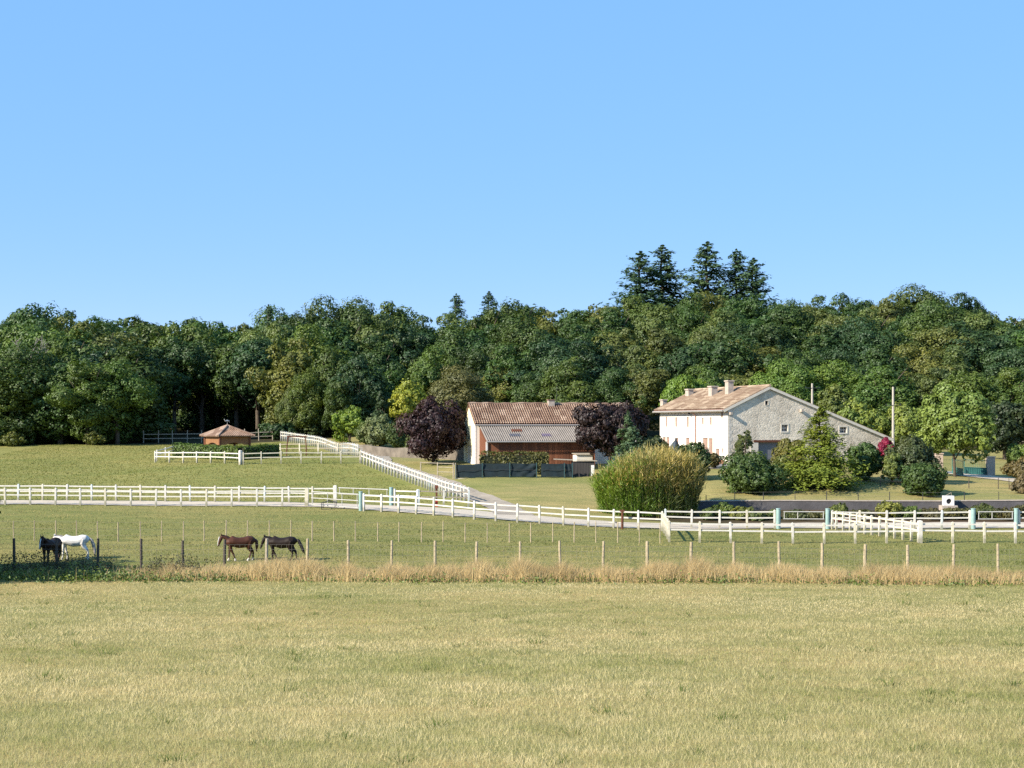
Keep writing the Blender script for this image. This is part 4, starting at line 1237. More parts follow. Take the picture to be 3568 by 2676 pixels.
# small white annexe and dark shed right of the lean-to
ann = empty('annexe', gp(2022, 141)); ann.rotation_euler = (0, 0, BA); tag(ann, 'small white rendered annexe under the right purple plum tree', 'outbuilding')
MB().box(-0.2, 1.4, 0.6, 2.2, -1, 1.5).build('wall', LIME, ann)
slab([(-.3, .5, 1.53), (1.5, .5, 1.53), (1.5, 2.3, 1.65), (-.3, 2.3, 1.65)], 0.06, 'roof', GREYWOOD, ann)
shed = empty('garden_shed', gp(2000, 136)); tag(shed, 'dark low shed with a flat grey roof beside the bamboo', 'shed')
SHEDM = plain('dark_boarding', (0.05, 0.045, 0.045), 0.8, 0.3, 3.0, stretch=(6, 6, .5))
for k in range(8):
    MB().box(-0.2 + k * .27, 0.055 + k * .27, 0.02, 0.06, -0.3, 1.45).build('plank', SHEDM, shed)
MB().box(-0.2, 1.96, 0.065, 1.4, -0.3, 1.44).build('body', SHEDM, shed)
slab([(-1.9, -.15, 1.62), (2.2, -.15, 1.46), (2.2, 1.6, 1.46), (-1.9, 1.6, 1.62)], 0.06, 'roof', GREYWOOD, shed)
MB().box(1.62, 1.92, -0.03, 0.017, 0.1, 1.1).build('white_panel', FRAMEW, shed)

# ------------------------------------------------------------------ dark screen fence below the barn
SCREEN = plain('black_green_screen', (0.014, 0.026, 0.034), 0.85, 0.35, 2.0, 0.5, 3)
GPOST = plain('blue_green_post', (0.03, 0.075, 0.085), 0.5, 0.2)
sf = empty('screen_fence', gp(1588, 135.2)); tag(sf, 'dark windbreak screen fence on green posts in front of the barn', 'fence')
b0 = Vector(sf.location)
scr = [(1590, 1680), (1683, 1776), (1779, 1868), (1885, 1966), (1969, 1993)]
for i, (pa, pb) in enumerate(scr):
    A, B = gp(pa, 135.2) - b0, gp(pb, 135.2) - b0
    n = 14; V, Fc = [], []
    for a in range(n + 1):
        for c in range(7):
            t = a / n; q = A.lerp(B, t); h = 0.10 + 1.24 * c / 6
            fold = 0.05 * math.sin(t * 9 + c * .9 + i * 2) + (0.10 * math.sin(t * 14 - c * 1.6) * t if i == 2 else 0)
            V.append((q.x, q.y + fold, q.z + h - (0.03 * math.sin(math.pi * t) if c == 6 else 0)))
    for a in range(n):
        for c in range(6):
            k = a * 7 + c; Fc.append((k, k + 7, k + 8, k + 1))
    link('screen', np_mesh('screen', V, Fc, True), sf, None, SCREEN)
    mb = MB(); mb.tube([A + Vector((0, -.1, .73)), B + Vector((0, -.1, .73))], 0.02, 5); mb.build('wire', DARKMETAL, sf)
for px in (1588, 1681, 1777, 1870, 1967, 1995):
    P = gp(px, 135.1) - b0
    mb = MB(); mb.tube([P + Vector((0, 0, -.3)), P + Vector((0, 0, 1.42))], 0.045, 8); mb.build('post', GPOST, sf)
MB().box(0, (gp(1995, 135) - b0).x, -.02, .1, -0.25, 0.06).build('kerb', DRESSED, sf)
# grey wooden gate between side lane and screen fence
wg = empty('field_gate', gp(1462, 139)); tag(wg, 'open brown tube gate between the climbing fence and the dark screen', 'gate')
b0 = Vector(wg.location)
for px, Y in ((1466, 138.6), (1525, 137), (1580, 135.6), (1587, 135.4)):
    P = gp(px, Y) - b0; mb = MB(); mb.tube([P + Vector((0, 0, -.3)), P + Vector((0, 0, 1.5))], 0.06, 7); mb.build('post', GREYWOOD, wg)
for (pa, ya), (pb, yb) in (((1466, 138.6), (1525, 137)), ((1525, 137), (1580, 135.6))):
    for lv in (1.42, 1.05, 0.6):
        if lv != 1.42 and pa == 1466: continue
        mb = MB(); mb.tube([gp(pa, ya) - b0 + Vector((0, 0, lv)), gp(pb, yb) - b0 + Vector((0, 0, lv))], 0.03, 6); mb.build('bar', GREYWOOD, wg)

# ------------------------------------------------------------------ garden walls
def long_wall(name, label, pts, h, th, mat, cap=None, sink=0.6):
    P = [g3(*p) for p in pts]
    root = empty(name, P[0]); tag(root, label, 'wall')
    for i in range(len(P) - 1):
        a, b = P[i] - P[0], P[i + 1] - P[0]
        d = Vector((b.x - a.x, b.y - a.y, 0)).normalized(); n = Vector((-d.y, d.x, 0)) * th / 2
        ha, hb = (h[i], h[i + 1]) if isinstance(h, list) else (h, h)
        V = [a - n - Vector((0, 0, sink)), b - n - Vector((0, 0, sink)), b + n - Vector((0, 0, sink)), a + n - Vector((0, 0, sink)), a - n + Vector((0, 0, ha)), b - n + Vector((0, 0, hb)), b + n + Vector((0, 0, hb)), a + n + Vector((0, 0, ha))]
        BOX = [(0, 3, 2, 1), (4, 5, 6, 7), (0, 1, 5, 4), (1, 2, 6, 5), (2, 3, 7, 6), (3, 0, 4, 7)]
        MB().add(V, BOX).build('wall_section', mat, root)
        if cap:
            n2 = n * 1.25
            V = [a - n2 + Vector((0, 0, ha + .002)), b - n2 + Vector((0, 0, hb + .002)), b + n2 + Vector((0, 0, hb + .002)), a + n2 + Vector((0, 0, ha + .002))]; V += [v + Vector((0, 0, .07)) for v in V]
            MB().add(V, BOX).build('coping', cap, root)
    return root


long_wall('garden_wall', 'grey rendered garden wall behind the left purple plum tree', [(ax(1268, 172), 172), (ax(1370, 166), 166), (ax(1480, 160), 160), (ax(1560, 156), 156), (ax(1622, 153.5), 153.5)], [1.1, 1.15, 1.3, 1.45, 1.6], 0.3, WALLGREY)
long_wall('retaining_wall', 'long dark retaining wall along the front of the garden', [(WALL_X0 - 0.1, 118.1), (ax(2700, 118.1), 118.1), (ax(3000, 118.1), 118.1), (ax(3270, 118.1), 118.1), (ax(3620, 118.1), 118.1), (WALL_X1 + 2, 118.1)], 0.66, 0.35, DARKWALL, CHIM)

# white block with a round dark opening on a plinth
wb = empty('well_block', g3(ax(3306, 117.2), 117.2)); wb.scale = (0.84, 0.84, 0.84); tag(wb, 'white stone block with a round dark hole on a brown plinth', 'well head')
MB().box(-0.72, 0.78, -0.3, 0.9, -0.4, 0.62).build('plinth', CHIM, wb)
n = 24; r_ = 0.26; zc = 1.02
outer = [(-0.5, 0.625), (0.5, 0.625), (0.5, 1.56), (-0.5, 1.56)]
hole = [(r_ * math.cos(2 * math.pi * k / n), zc + r_ * math.sin(2 * math.pi * k / n)) for k in range(n)]
wall_sheet('front_slab', outer, [hole], (0, -0.1, 0), (1, 0, 0), (0, 0, 1), 0.3, FRAMEW, wb, (0, 1, 0))
mb = MB(); mb.add([(-.5, -.1, .625), (-.5, .5, .625), (-.5, .5, 1.56), (-.5, -.1, 1.56)], [(0, 1, 2, 3)]); mb.add([(.5, -.1, .625), (.5, .5, .625), (.5, .5, 1.56), (.5, -.1, 1.56)], [(0, 1, 2, 3)]); mb.add([(-.5, .5, .625), (.5, .5, .625), (.5, .5, 1.56), (-.5, .5, 1.56)], [(0, 1, 2, 3)]); mb.add([(-.5, -.1, 1.56), (.5, -.1, 1.56), (.5, .5, 1.56), (-.5, .5, 1.56)], [(0, 1, 2, 3)])
mb.build('body', FRAMEW, wb)
mb = MB(); mb.tube([(0, .19, zc), (0, .24, zc)], r_ * 1.3, 24); mb.build('recess', DARKMETAL, wb)  # dark disc behind the hole, its colour stands in for inner shade
mb = MB(); mb.tube([(-.25, .2, 1.57), (.3, .2, 1.86), (.32, .2, 1.57)], 0.025, 6); mb.build('iron_arm', GREYWOOD, wb)

# ------------------------------------------------------------------ right hand gate
PILL = plain('pink_stone_pillar', (0.50, 0.40, 0.34), 0.9, 0.15, 2.0)
GRN = plain('sea_green_metal', (0.05, 0.17, 0.155), 0.5, 0.2)
for px, lab in ((3270, 'stone gate pillar half hidden behind the pale tree trunk'), (3451, 'pinkish stone gate pillar at the right of the green gate')):
    b = gp(px, 145)
    o = MB().box(-0.36, 0.36, -0.36, 0.36, -0.4, 1.85).build('gate_pillar', PILL, None, b); tag(o, lab, 'gate pillar')
    MB().box(-0.42, 0.42, -0.42, 0.42, 1.852, 1.96).build('cap', PILL, o)
for (pa, ya, pb, yb, lab) in ((3318, 144, 3356, 141.3, 'green metal gate leaf swung open beside the pale tree'), (3360, 145, 3438, 145, 'green metal gate leaf standing across the driveway')):
    A, B = gp(pa, ya), gp(pb, yb); g = empty('metal_gate', A); tag(g, lab, 'gate')
    d = B - A
    for lv in (0.12, 0.75, 1.5):
        mb = MB(); mb.tube([Vector((0, 0, lv)), d + Vector((0, 0, lv))], 0.03, 6); mb.build('bar', GRN, g)
    nb = 12
    for k in range(nb + 1):
        p = d * (k / nb); mb = MB(); mb.tube([p + Vector((0, 0, 0.1)), p + Vector((0, 0, 1.62 if k in (0, nb) else 1.5))], 0.04 if k in (0, nb) else 0.014, 5); mb.build('upright', GRN, g)
    V = [Vector((0, 0.02, .14)), d + Vector((0, .02, .14)), d + Vector((0, .02, .74)), Vector((0, .02, .74))]; V += [v + Vector((0, .015, 0)) for v in V]
    MB().add(V, [(0, 1, 2, 3), (4, 5, 6, 7), (0, 1, 5, 4), (1, 2, 6, 5), (2, 3, 7, 6), (3, 0, 4, 7)]).build('panel', GRN, g)
# low picket bench / field rails far behind the gate
fence('wooden_rail_fence', 'dark rail fence on the lawn behind the green gate', [(ax(p, 182), 182) for p in (3440, 3490, 3540, 3600)], rail=DRAIL, post=PM[('c', 1.3)], levels=(1.0, 0.5))

# ------------------------------------------------------------------ utility poles
POLE = plain('concrete_pole', (0.44, 0.40, 0.35), 0.9, 0.15, 3.0)
for px, top, Y, lab, arm in ((3112, 1348, 160, 'tall pale concrete utility pole right of the stone gable', 1412), (2830, 1336, 172, 'shorter utility pole rising behind the house roof', 1352)):
    b = gp(px, Y); h = ZC - (top - HY) * Y / F - b.z
    mb = MB(); mb.tube([(0, 0, -.5), (0, 0, h)], [0.17, 0.11], 8); o = mb.build('utility_pole', POLE, None, b); tag(o, lab, 'utility pole')
    z = ZC - (arm - HY) * Y / F - b.z
    mb = MB(); mb.tube([(-0.85, -.1, z), (0.85, -.1, z)], 0.035, 6); mb.build('crossarm', DARKMETAL, o)
    for k in (-.8, 0.8):
        mb = MB(); mb.tube([(k, -.1, z), (k, -.1, z + .18)], 0.045, 6); mb.build('insulator', GLASS, o)

# ------------------------------------------------------------------ pavilion, wooden frame, deck
pv = empty('pavilion', gp(792, 172)); tag(pv, 'open wooden pavilion with a hipped tile roof behind the clipped hedge', 'pavilion')
pv.rotation_euler = (0, 0, math.radians(38))
gzp = pv.location.z
ez = (ZC - (1518 - HY) * 172 / F) - gzp; bz = (ZC - (1547.5 - HY) * 172 / F) - gzp; rz_ = (ZC - (1485 - HY) * 172 / F) - gzp
hw, ow = 1.95, 2.42
mb = MB()
c4 = [(-ow, -ow), (ow, -ow), (ow, ow), (-ow, ow)]
for i in range(4):
    (x0, y0), (x1, y1) = c4[i], c4[(i + 1) % 4]
    mb.add([(x0, y0, ez - .06), (x1, y1, ez - .06), (0, 0, rz_)], [(0, 1, 2)])
mb.add([(x, y, ez - .08) for x, y in c4], [(0, 1, 2, 3)])
rf = mb.build('roof', TILE, pv)
for i in range(4):     # tile rows on every hip face, shortened towards the hips
    (x0, y0), (x1, y1) = c4[i], c4[(i + 1) % 4]
    A, B, T = Vector((x0, y0, ez - .05)), Vector((x1, y1, ez - .05)), Vector((0, 0, rz_ + .01))
    M = (A + B) / 2; up = (T - M); n = up.cross(B - A).normalized(); n = n if n.z > 0 else -n
    mb = MB(); cnt = 20
    for k in range(cnt):
        t = (k + .5) / cnt; l = 1 - abs(2 * t - 1)
        p = A.lerp(B, t) + n * .01
        if l > 0.06: mb.tube([p, p + up * l * .5 + n * .012, p + up * l * .97], [0.11, 0.10, 0.08], 6)
    o = mb.build('tile_rows', TILE, rf); o['kind'] = 'stuff'
    mb = MB(); mb.tube([A + Vector((0, 0, .05)), T + Vector((0, 0, .08))], 0.13, 7); mb.build('hip_tiles', TILE, rf)
for x, y in ((-hw, -hw), (hw, -hw), (hw, hw), (-hw, hw)):
    MB().box(x - .11, x + .11, y - .11, y + .11, -0.4, ez - .05).build('post', BROWNWOOD, pv)
for i in range(4):
    a = i * math.pi / 2
    mb = MB(); nb = 22
    for k in range(nb):
        u = -hw + 0.12 + (2 * hw - .24) * k / nb; w = (2 * hw - .24) / nb * .86
        s = abs((u + w / 2) / hw); lowz = bz - 0.06 + (0.26 * max(0.0, 1 - (s / 0.62) ** 2) if s < 0.62 else 0)
        V = [(u, -hw, lowz), (u + w, -hw, lowz), (u + w, -hw, ez - .07), (u, -hw, ez - .07)]; V += [(x, y + .03, z) for x, y, z in V]
        V = [Matrix.Rotation(a, 3, 'Z') @ Vector(v) for v in V]
        mb.add(V, [(0, 1, 2, 3), (4, 5, 6, 7), (0, 1, 5, 4), (1, 2, 6, 5), (2, 3, 7, 6), (3, 0, 4, 7)])
    o = mb.build('arched_boards', PALEWOOD, pv); o['kind'] = 'stuff'
# horse shaped weather vane
mb = MB(); mb.tube([(0, 0, rz_), (0, 0, rz_ + .55)], 0.025, 6)
mb.tube([(-.28, 0, rz_ + .62), (0, 0, rz_ + .66), (.25, 0, rz_ + .62)], [.05, .10, .06], 6); mb.tube([(-.25, 0, rz_ + .62), (-.42, 0, rz_ + .86)], [.05, .04], 5); mb.tube([(.22, 0, rz_ + .62), (.3, 0, rz_ + .45)], .025, 5)
mb.build('weather_vane', METAL, pv)

wf = empty('timber_goalpost', gp(1034, 158.5)); tag(wf, 'dark wooden goal-shaped frame standing behind the pale fence', 'frame')
for s in (-1.05, 1.05):
    mb = MB(); mb.tube([(s - .12 * s, 0, 2.1), (s, -.1, 1.2), (s * 1.06, -.15, -.2)], 0.06, 6); mb.build('post', RUST, wf)
mb = MB(); mb.tube([(-1.1, 0, 2.12), (1.1, 0, 2.12)], 0.07, 6); mb.build('beam', RUST, wf)

dk = empty('raised_deck', gp(1150, 209)); tag(dk, 'small raised deck with pale balustrade behind the farthest white fence', 'deck')
b0 = Vector(dk.location); zt = at(0, 1502, 209).z - b0.z
MB().box(-2.2, 3.0, 0, 3, zt - .14, zt).build('platform', GREYWOOD, dk)
MB().box(-1.2, 1.0, 0.5, 2.5, -0.5, zt - .143).build('base', CHIM, dk)
for x in (-2.1, -.05, 2.1):
    MB().box(x - .07, x + .07, 0.0, 0.14, zt - .8, zt + 1.28).build('post', GREYWOOD, dk)
MB().box(-2.2, 3.0, 0.0, 0.1, zt + 1.2, zt + 1.28).build('rail', GREYWOOD, dk)
for k in range(26):
    if k % 10 != 0: MB().box(-2.0 + k * .19, -1.955 + k * .19, 0.03, 0.07, zt + .002, zt + 1.198).build('baluster', GREYWOOD, dk)


# ------------------------------------------------------------------ garden trees and shrubs
random.seed(33)


def shrub(name, label, px, Y, wpx, top, color, seed, cat='shrub', lobes=46, per=120, card=0.13, lo=0.0, sy=1.0, trunk=None, group=None, lobe=(0.20, 0.36), base=None):
    """a leafy shrub or small tree measured by its column, width and top row"""
    b = gp(px, Y) if base is None else base
    H = (ZC - (top - HY) * Y / F) - b.z; W = wpx * Y / F
    me = broadleaf_mesh(seed, H, W, lo=lo, lobes=int(lobes * 1.25), per=int(per * 1.25), size=card, lobe=lobe); me.materials.append(FOL)
    root = empty(name, b); tag(root, label, cat, group)
    c = link('crown' if trunk else 'foliage', me, root, None, None, tuple(x * 1.12 for x in color)); c.scale = (1, sy, 1)
    mb = MB()
    if trunk:
        tr, lean = trunk
        mb.tube([(0, 0, -.4), (lean * .3, 0, H * lo * .6), (lean, 0, H * (lo + .25)), (lean * 1.2, 0.1, H * .8)], [tr * 1.2, tr, tr * .7, tr * .2], 8)
        for k in range(5):
            a = k * 1.3; mb.tube([(lean * .6, 0, H * (lo * .8 + .04 * k)), (math.cos(a) * W * .2, math.sin(a) * W * .2, H * (lo + .25)), (math.cos(a) * W * .33, math.sin(a) * W * .33, H * .7)], [tr * .5, tr * .32, tr * .1], 6)
        mb.build('trunk', BARK, root)
    else:
        for k in range(4):
            a = k * 1.6 + .3; mb.tube([(0, 0, -.2), (math.cos(a) * W * .08, math.sin(a) * W * .08, H * .35), (math.cos(a) * W * .2, math.sin(a) * W * .2, H * .75)], [.06, .045, .015], 6)
        mb.build('stem', BARK, root)
    return root


PLUM = (0.038, 0.016, 0.024)
shrub('purple_plum_tree', 'dark purple plum tree on a slim trunk left of the barn', 1508, 150, 236, 1388, PLUM, 501, 'tree', 66, 150, 0.15, 0.05, 1.0, (0.13, 0.1))
shrub('purple_plum_tree', 'dark purple plum tree hiding the right half of the barn', 2122, 140.5, 238, 1378, (0.036, 0.018, 0.024), 502, 'tree', 60, 150, 0.16, 0.14, 0.8, (0.15, 0.15))
shrub('bushy_plum_tree', 'brownish purple treetop between barn end and farmhouse', 2215, 150, 80, 1440, (0.030, 0.020, 0.022), 503, 'tree', 40, 120, 0.15, 0.05, 0.9, (0.12, 0.0))
shrub('clipped_dark_bush', 'large dark green round bush in front of the stone gable', 2618, 124, 245, 1592, (0.056, 0.086, 0.028), 504, 'bush', 60, 150, 0.12, lobe=(0.2, 0.34))
shrub('round_bush', 'dark green round bush behind the cedar, right of it', 3010, 131, 150, 1538, (0.050, 0.084, 0.030), 505, 'bush', 50, 140, 0.12)
shrub('round_bush', 'tall dark purple-green bush beside the pale tree', 3175, 129.5, 180, 1520, (0.058, 0.068, 0.032), 506, 'bush', 55, 140, 0.13)
shrub('willowy_shrub', 'pale yellow-green drooping shrub left of the tall dark bush', 3108, 128, 75, 1560, (0.13, 0.15, 0.05), 507, 'shrub', 34, 110, 0.10)
shrub('round_bush', 'low dark green bush beside the white stone block', 3210, 122.5, 172, 1618, (0.056, 0.086, 0.028), 508, 'bush', 55, 150, 0.11)
shrub('pale_tree', 'pale green leafy tree in front of the driveway gate', 3328, 139, 238, 1340, (0.150, 0.190, 0.058), 509, 'tree', 70, 150, 0.16, 0.20, 1.0, (0.14, -0.25))
shrub('dark_bush', 'dark bush between bamboo and white farmhouse wall', 2412, 131, 150, 1524, (0.045, 0.066, 0.026), 510, 'bush', 46, 130, 0.12)
shrub('red_leaf_shrub', 'small brown-leaved shrub at the foot of the white wall', 2488, 139, 52, 1572, (0.11, 0.085, 0.05), 511, 'shrub', 26, 90, 0.10)
shrub('dark_bush', 'dull green bush at the left corner of the white wall', 2270, 140, 110, 1512, (0.055, 0.068, 0.032), 512, 'bush', 40, 120, 0.12)
shrub('autumn_shrub', 'yellowing brown shrub against the gable left of the cedar', 2755, 134, 125, 1520, (0.125, 0.115, 0.045), 513, 'shrub', 46, 130, 0.12)
shrub('olive_shrub', 'olive green shrub in front of the yellowing one', 2725, 130, 85, 1580, (0.105, 0.12, 0.045), 514, 'shrub', 36, 120, 0.11)
shrub('pink_flower_shrub', 'bright magenta flowering shrub at the low corner of the gable', 3086, 136, 66, 1522, (0.27, 0.018, 0.075), 515, 'shrub', 30, 90, 0.11, 0.45, 1.0, (0.05, 0))
shrub('rust_tipped_shrub', 'rust tipped shrub at the right edge above the driveway', 3578, 130, 130, 1590, (0.12, 0.085, 0.042), 516, 'shrub', 46, 130, 0.12)
shrub('green_shrub', 'light green shrub at the right edge behind the rusty one', 3556, 138, 120, 1530, (0.11, 0.15, 0.045), 517, 'shrub', 40, 120, 0.12)
shrub('pink_tinged_shrub', 'small pink-tinged shrub at the right edge by the driveway', 3560, 124, 75, 1655, (0.14, 0.10, 0.07), 518, 'shrub', 30, 100, 0.10)
shrub('olive_tree', 'grey-green olive tree at the top of the side lane', 1322, 182, 138, 1448, (0.135, 0.155, 0.095), 519, 'tree', 50, 150, 0.13, 0.02, 1.0, (0.1, 0))
shrub('bright_thuja', 'bright green dense conical shrub right of the deck', 1218, 190, 128, 1398, (0.165, 0.215, 0.036), 520, 'shrub', 60, 150, 0.14, lobe=(0.16, 0.28))
shrub('umbrella_pine', 'yellow-green umbrella pine behind the left purple plum', 1420, 194, 150, 1328, (0.25, 0.25, 0.045), 521, 'pine', 55, 150, 0.15, 0.25, 1.0, (0.14, 0.1))
shrub('umbrella_pine', 'bright green umbrella pine behind the farmhouse chimneys', 2385, 180, 190, 1306, (0.135, 0.19, 0.034), 522, 'pine', 55, 150, 0.15, 0.45, 1.0, (0.14, 0.1))
shrub('laurel_shrub', 'dark green shrub below the umbrella pine', 1392, 178, 120, 1462, (0.062, 0.085, 0.032), 541, 'shrub', 44, 120, 0.14)
shrub('laurel_shrub', 'olive green shrub just left of the left purple plum', 1446, 168, 84, 1500, (0.085, 0.10, 0.035), 542, 'shrub', 36, 110, 0.13)
shrub('laurel_shrub', 'mid green shrub between thuja and olive tree', 1275, 186, 80, 1470, (0.075, 0.105, 0.034), 543, 'shrub', 36, 110, 0.13)
shrub('laurel_shrub', 'dark shrub squeezed between left purple plum and barn gable', 1590, 158, 60, 1470, (0.040, 0.055, 0.026), 544, 'shrub', 30, 110, 0.13)
shrub('dark_cypress', 'dark narrow tree between thuja and umbrella pine', 1330, 192, 66, 1345, (0.036, 0.060, 0.030), 523, 'tree', 40, 110, 0.14)
shrub('hazel_thicket', 'pale green thicket behind the right slope of the gable', 2985, 172, 210, 1390, (0.155, 0.185, 0.050), 524, 'thicket', 60, 150, 0.17)
shrub('hazel_thicket', 'taller green thicket rising above the cedar tip', 2900, 178, 160, 1330, (0.105, 0.125, 0.042), 525, 'thicket', 55, 150, 0.17)
shrub('hazel_thicket', 'pale thicket between utility pole and pale tree', 3165, 172, 190, 1405, (0.155, 0.180, 0.050), 526, 'thicket', 60, 150, 0.17)
shrub('yellow_bush', 'yellow-green bush seen above the barn ridge', 1880, 170, 110, 1392, (0.12, 0.135, 0.045), 527, 'bush', 36, 110, 0.15)
shrub('yellow_bush', 'olive bush seen above the right part of the barn ridge', 2010, 170, 150, 1388, (0.10, 0.11, 0.045), 528, 'bush', 40, 110, 0.15)
shrub('shade_tree', 'very dark tree standing behind the right gate pillar', 3500, 168, 190, 1390, (0.030, 0.044, 0.024), 529, 'tree', 55, 140, 0.17, 0.2, 1.0, (0.2, 0))
shrub('wall_vine', 'sprawling vine bush climbing the gable left of the garage door', 2592, 141.4, 78, 1488, (0.085, 0.098, 0.042), 530, 'vine', 26, 60, 0.11, 0.0, 0.35)

# clipped box hedge in front of the barn and the tall hedge round the pavilion


def hedge(name, label, corners, h, th, color, seed, bulge=0.12, card=0.11, dens=46, tops=None):
    rng = np.random.default_rng(seed)
    root = empty(name, g3(*corners[0])); tag(root, label, 'hedge')
    b0 = np.array(root.location)
    for i in range(len(corners) - 1):
        a, b = np.array(corners[i], float), np.array(corners[i + 1], float)
        L = np.linalg.norm(b - a); d = (b - a) / L; nrm = np.array([-d[1], d[0]])
        area = L * (2 * h + th); n = int(area * dens)
        s = rng.uniform(0, L, n); w = rng.uniform(0, 2 * h + th, n)
        off = np.where(w < h, -th / 2, np.where(w < h + th, w - h - th / 2, th / 2)); z = np.where(w < h, w, np.where(w < h + th, h, 2 * h + th - w))
        nn = np.where((w < h)[:, None], np.array([-nrm[0], -nrm[1], 0.2]), np.where((w < h + th)[:, None], np.array([0, 0, 1.0]), np.array([nrm[0], nrm[1], 0.2])))
        lump = 1 + bulge * np.sin(s * 1.7 + i) * np.cos(z * 2.1 + s * .6)
        off = off * lump; z = z * (1 + 0.04 * np.sin(s * 2.3 + 1) + (0.10 * np.sin(s * .9 + .5) if tops else 0))
        X = a[0] + d[0] * s + nrm[0] * off; Y = a[1] + d[1] * s + nrm[1] * off
        P = np.stack([X, Y, gz(X, Y) + z], 1) - b0 + rng.normal(scale=0.04, size=(n, 3))
        V, Fc = cards(P, nn + rng.normal(scale=0.45, size=(n, 3)), card * rng.uniform(.7, 1.3, n), rng)
        me = np_mesh('foliage', V, Fc, tint=np.clip(rng.normal(.5, .16, n), 0, 1)); me.materials.append(FOL)
        link('foliage', me, root, None, None, color)
        ca, cb = g3(*a), g3(*b)
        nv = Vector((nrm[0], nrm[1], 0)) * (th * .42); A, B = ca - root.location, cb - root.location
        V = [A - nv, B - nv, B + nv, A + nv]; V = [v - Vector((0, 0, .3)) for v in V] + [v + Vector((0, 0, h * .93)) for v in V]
        o = MB().add(V, [(0, 3, 2, 1), (4, 5, 6, 7), (0, 1, 5, 4), (1, 2, 6, 5), (2, 3, 7, 6), (3, 0, 4, 7)]).build('dark_core', plain('core_dark_green', (0.02, 0.025, 0.012), 0.95, 0.3), root)  # solid dark green box filling the hedge behind the leaf cards
    return root


hedge('box_hedge', 'lumpy clipped hedge between the barn and the dark screen', [(ax(1672, 138.2), 138.2), (ax(1790, 138.2), 138.2), (ax(1910, 138.4), 138.4)], 1.95, 1.3, (0.115, 0.105, 0.042), 601, 0.25, 0.11, 60, True)
hedge('clipped_hedge', 'square clipped hedge enclosing the wooden pavilion', [(ax(612, 168), 168), (ax(842, 153.5), 153.5), (ax(964, 157), 157)], 1.40, 1.0, (0.085, 0.125, 0.030), 602, 0.06, 0.12, 55)

# layered cedar, blue spruce
cd = conifer_mesh(700, 8.4, 8.6, 40, 0.03, 0.10, 0.19, 70, 0.06, 0.05, 0.80); cd.materials.append(FOL)
r = empty('young_cedar', gp(2862, 126)); tag(r, 'light green layered young cedar in front of the gable', 'cedar')
c = link('crown', cd, r, None, None, (0.165, 0.195, 0.042)); H_ = (ZC - (1412 - HY) * 126 / F) - r.location.z; c.scale = (1, 1, H_ / 8.4)
t = link('trunk', trunk_mesh(71, 8.4, 0.14, 0, 0.95), r, None, BARK); t.scale = (1, 1, H_ / 8.4)
bs = conifer_mesh(701, 5.0, 4.6, 24, 0.02, 0.12, 0.17, 40, 0.05, 0.10, 0.8); bs.materials.append(FOL)
r = empty('blue_spruce', gp(2188, 136)); tag(r, 'blue-grey spruce between the purple plum and the farmhouse', 'spruce')
H_ = (ZC - (1432 - HY) * 136 / F) - r.location.z
c = link('crown', bs, r, None, None, (0.10, 0.15, 0.12)); c.scale = (1, 1, H_ / 5.0)
t = link('trunk', trunk_mesh(72, 5.0, 0.10, 0, 0.95), r, None, BARK); t.scale = (1, 1, H_ / 5.0)


# ------------------------------------------------------------------ blades: bamboo, grasses
def blades(name, base, h, w, lean, rng, tint, seg=1, curl=0.5, yaw=None):
    """n grass blades as tapering strips; base Nx3, lean Nx2 (horizontal tip offset)"""
    n = len(base); h = h.reshape(-1, 1); w = np.asarray(w).reshape(-1, 1) * np.ones((n, 1))
    a = rng.uniform(-0.6, 0.6, n) if yaw is None else yaw
    side = np.stack([np.cos(a), np.sin(a), np.zeros(n)], 1)
    L3 = np.concatenate([lean, np.zeros((n, 1))], 1)
    rows = []
    for k in range(seg + 1):
        t = k / seg
        p = base + np.array([0, 0, 1.0]) * h * (t - 0.18 * curl * t * t) + L3 * (t ** 1.8)
        ww = w * (1 - t) ** 0.7 if k < seg else None
        if k < seg: rows += [p - side * ww / 2, p + side * ww / 2]
        else: rows.append(p)
    m = 2 * seg + 1
    V = np.stack(rows, 1).reshape(-1, 3)
    o = np.arange(n)[:, None] * m
    tris = []
    for k in range(seg):
        if k < seg - 1: tris += [[2 * k, 2 * k + 1, 2 * k + 3], [2 * k, 2 * k + 3, 2 * k + 2]]
        else: tris.append([2 * k, 2 * k + 1, 2 * k + 2])
    Fc = np.concatenate([o + np.array(tr)[None, :] for tr in tris], 0)
    return np_mesh(name, V, Fc, tint=np.tile(tint, len(tris)))


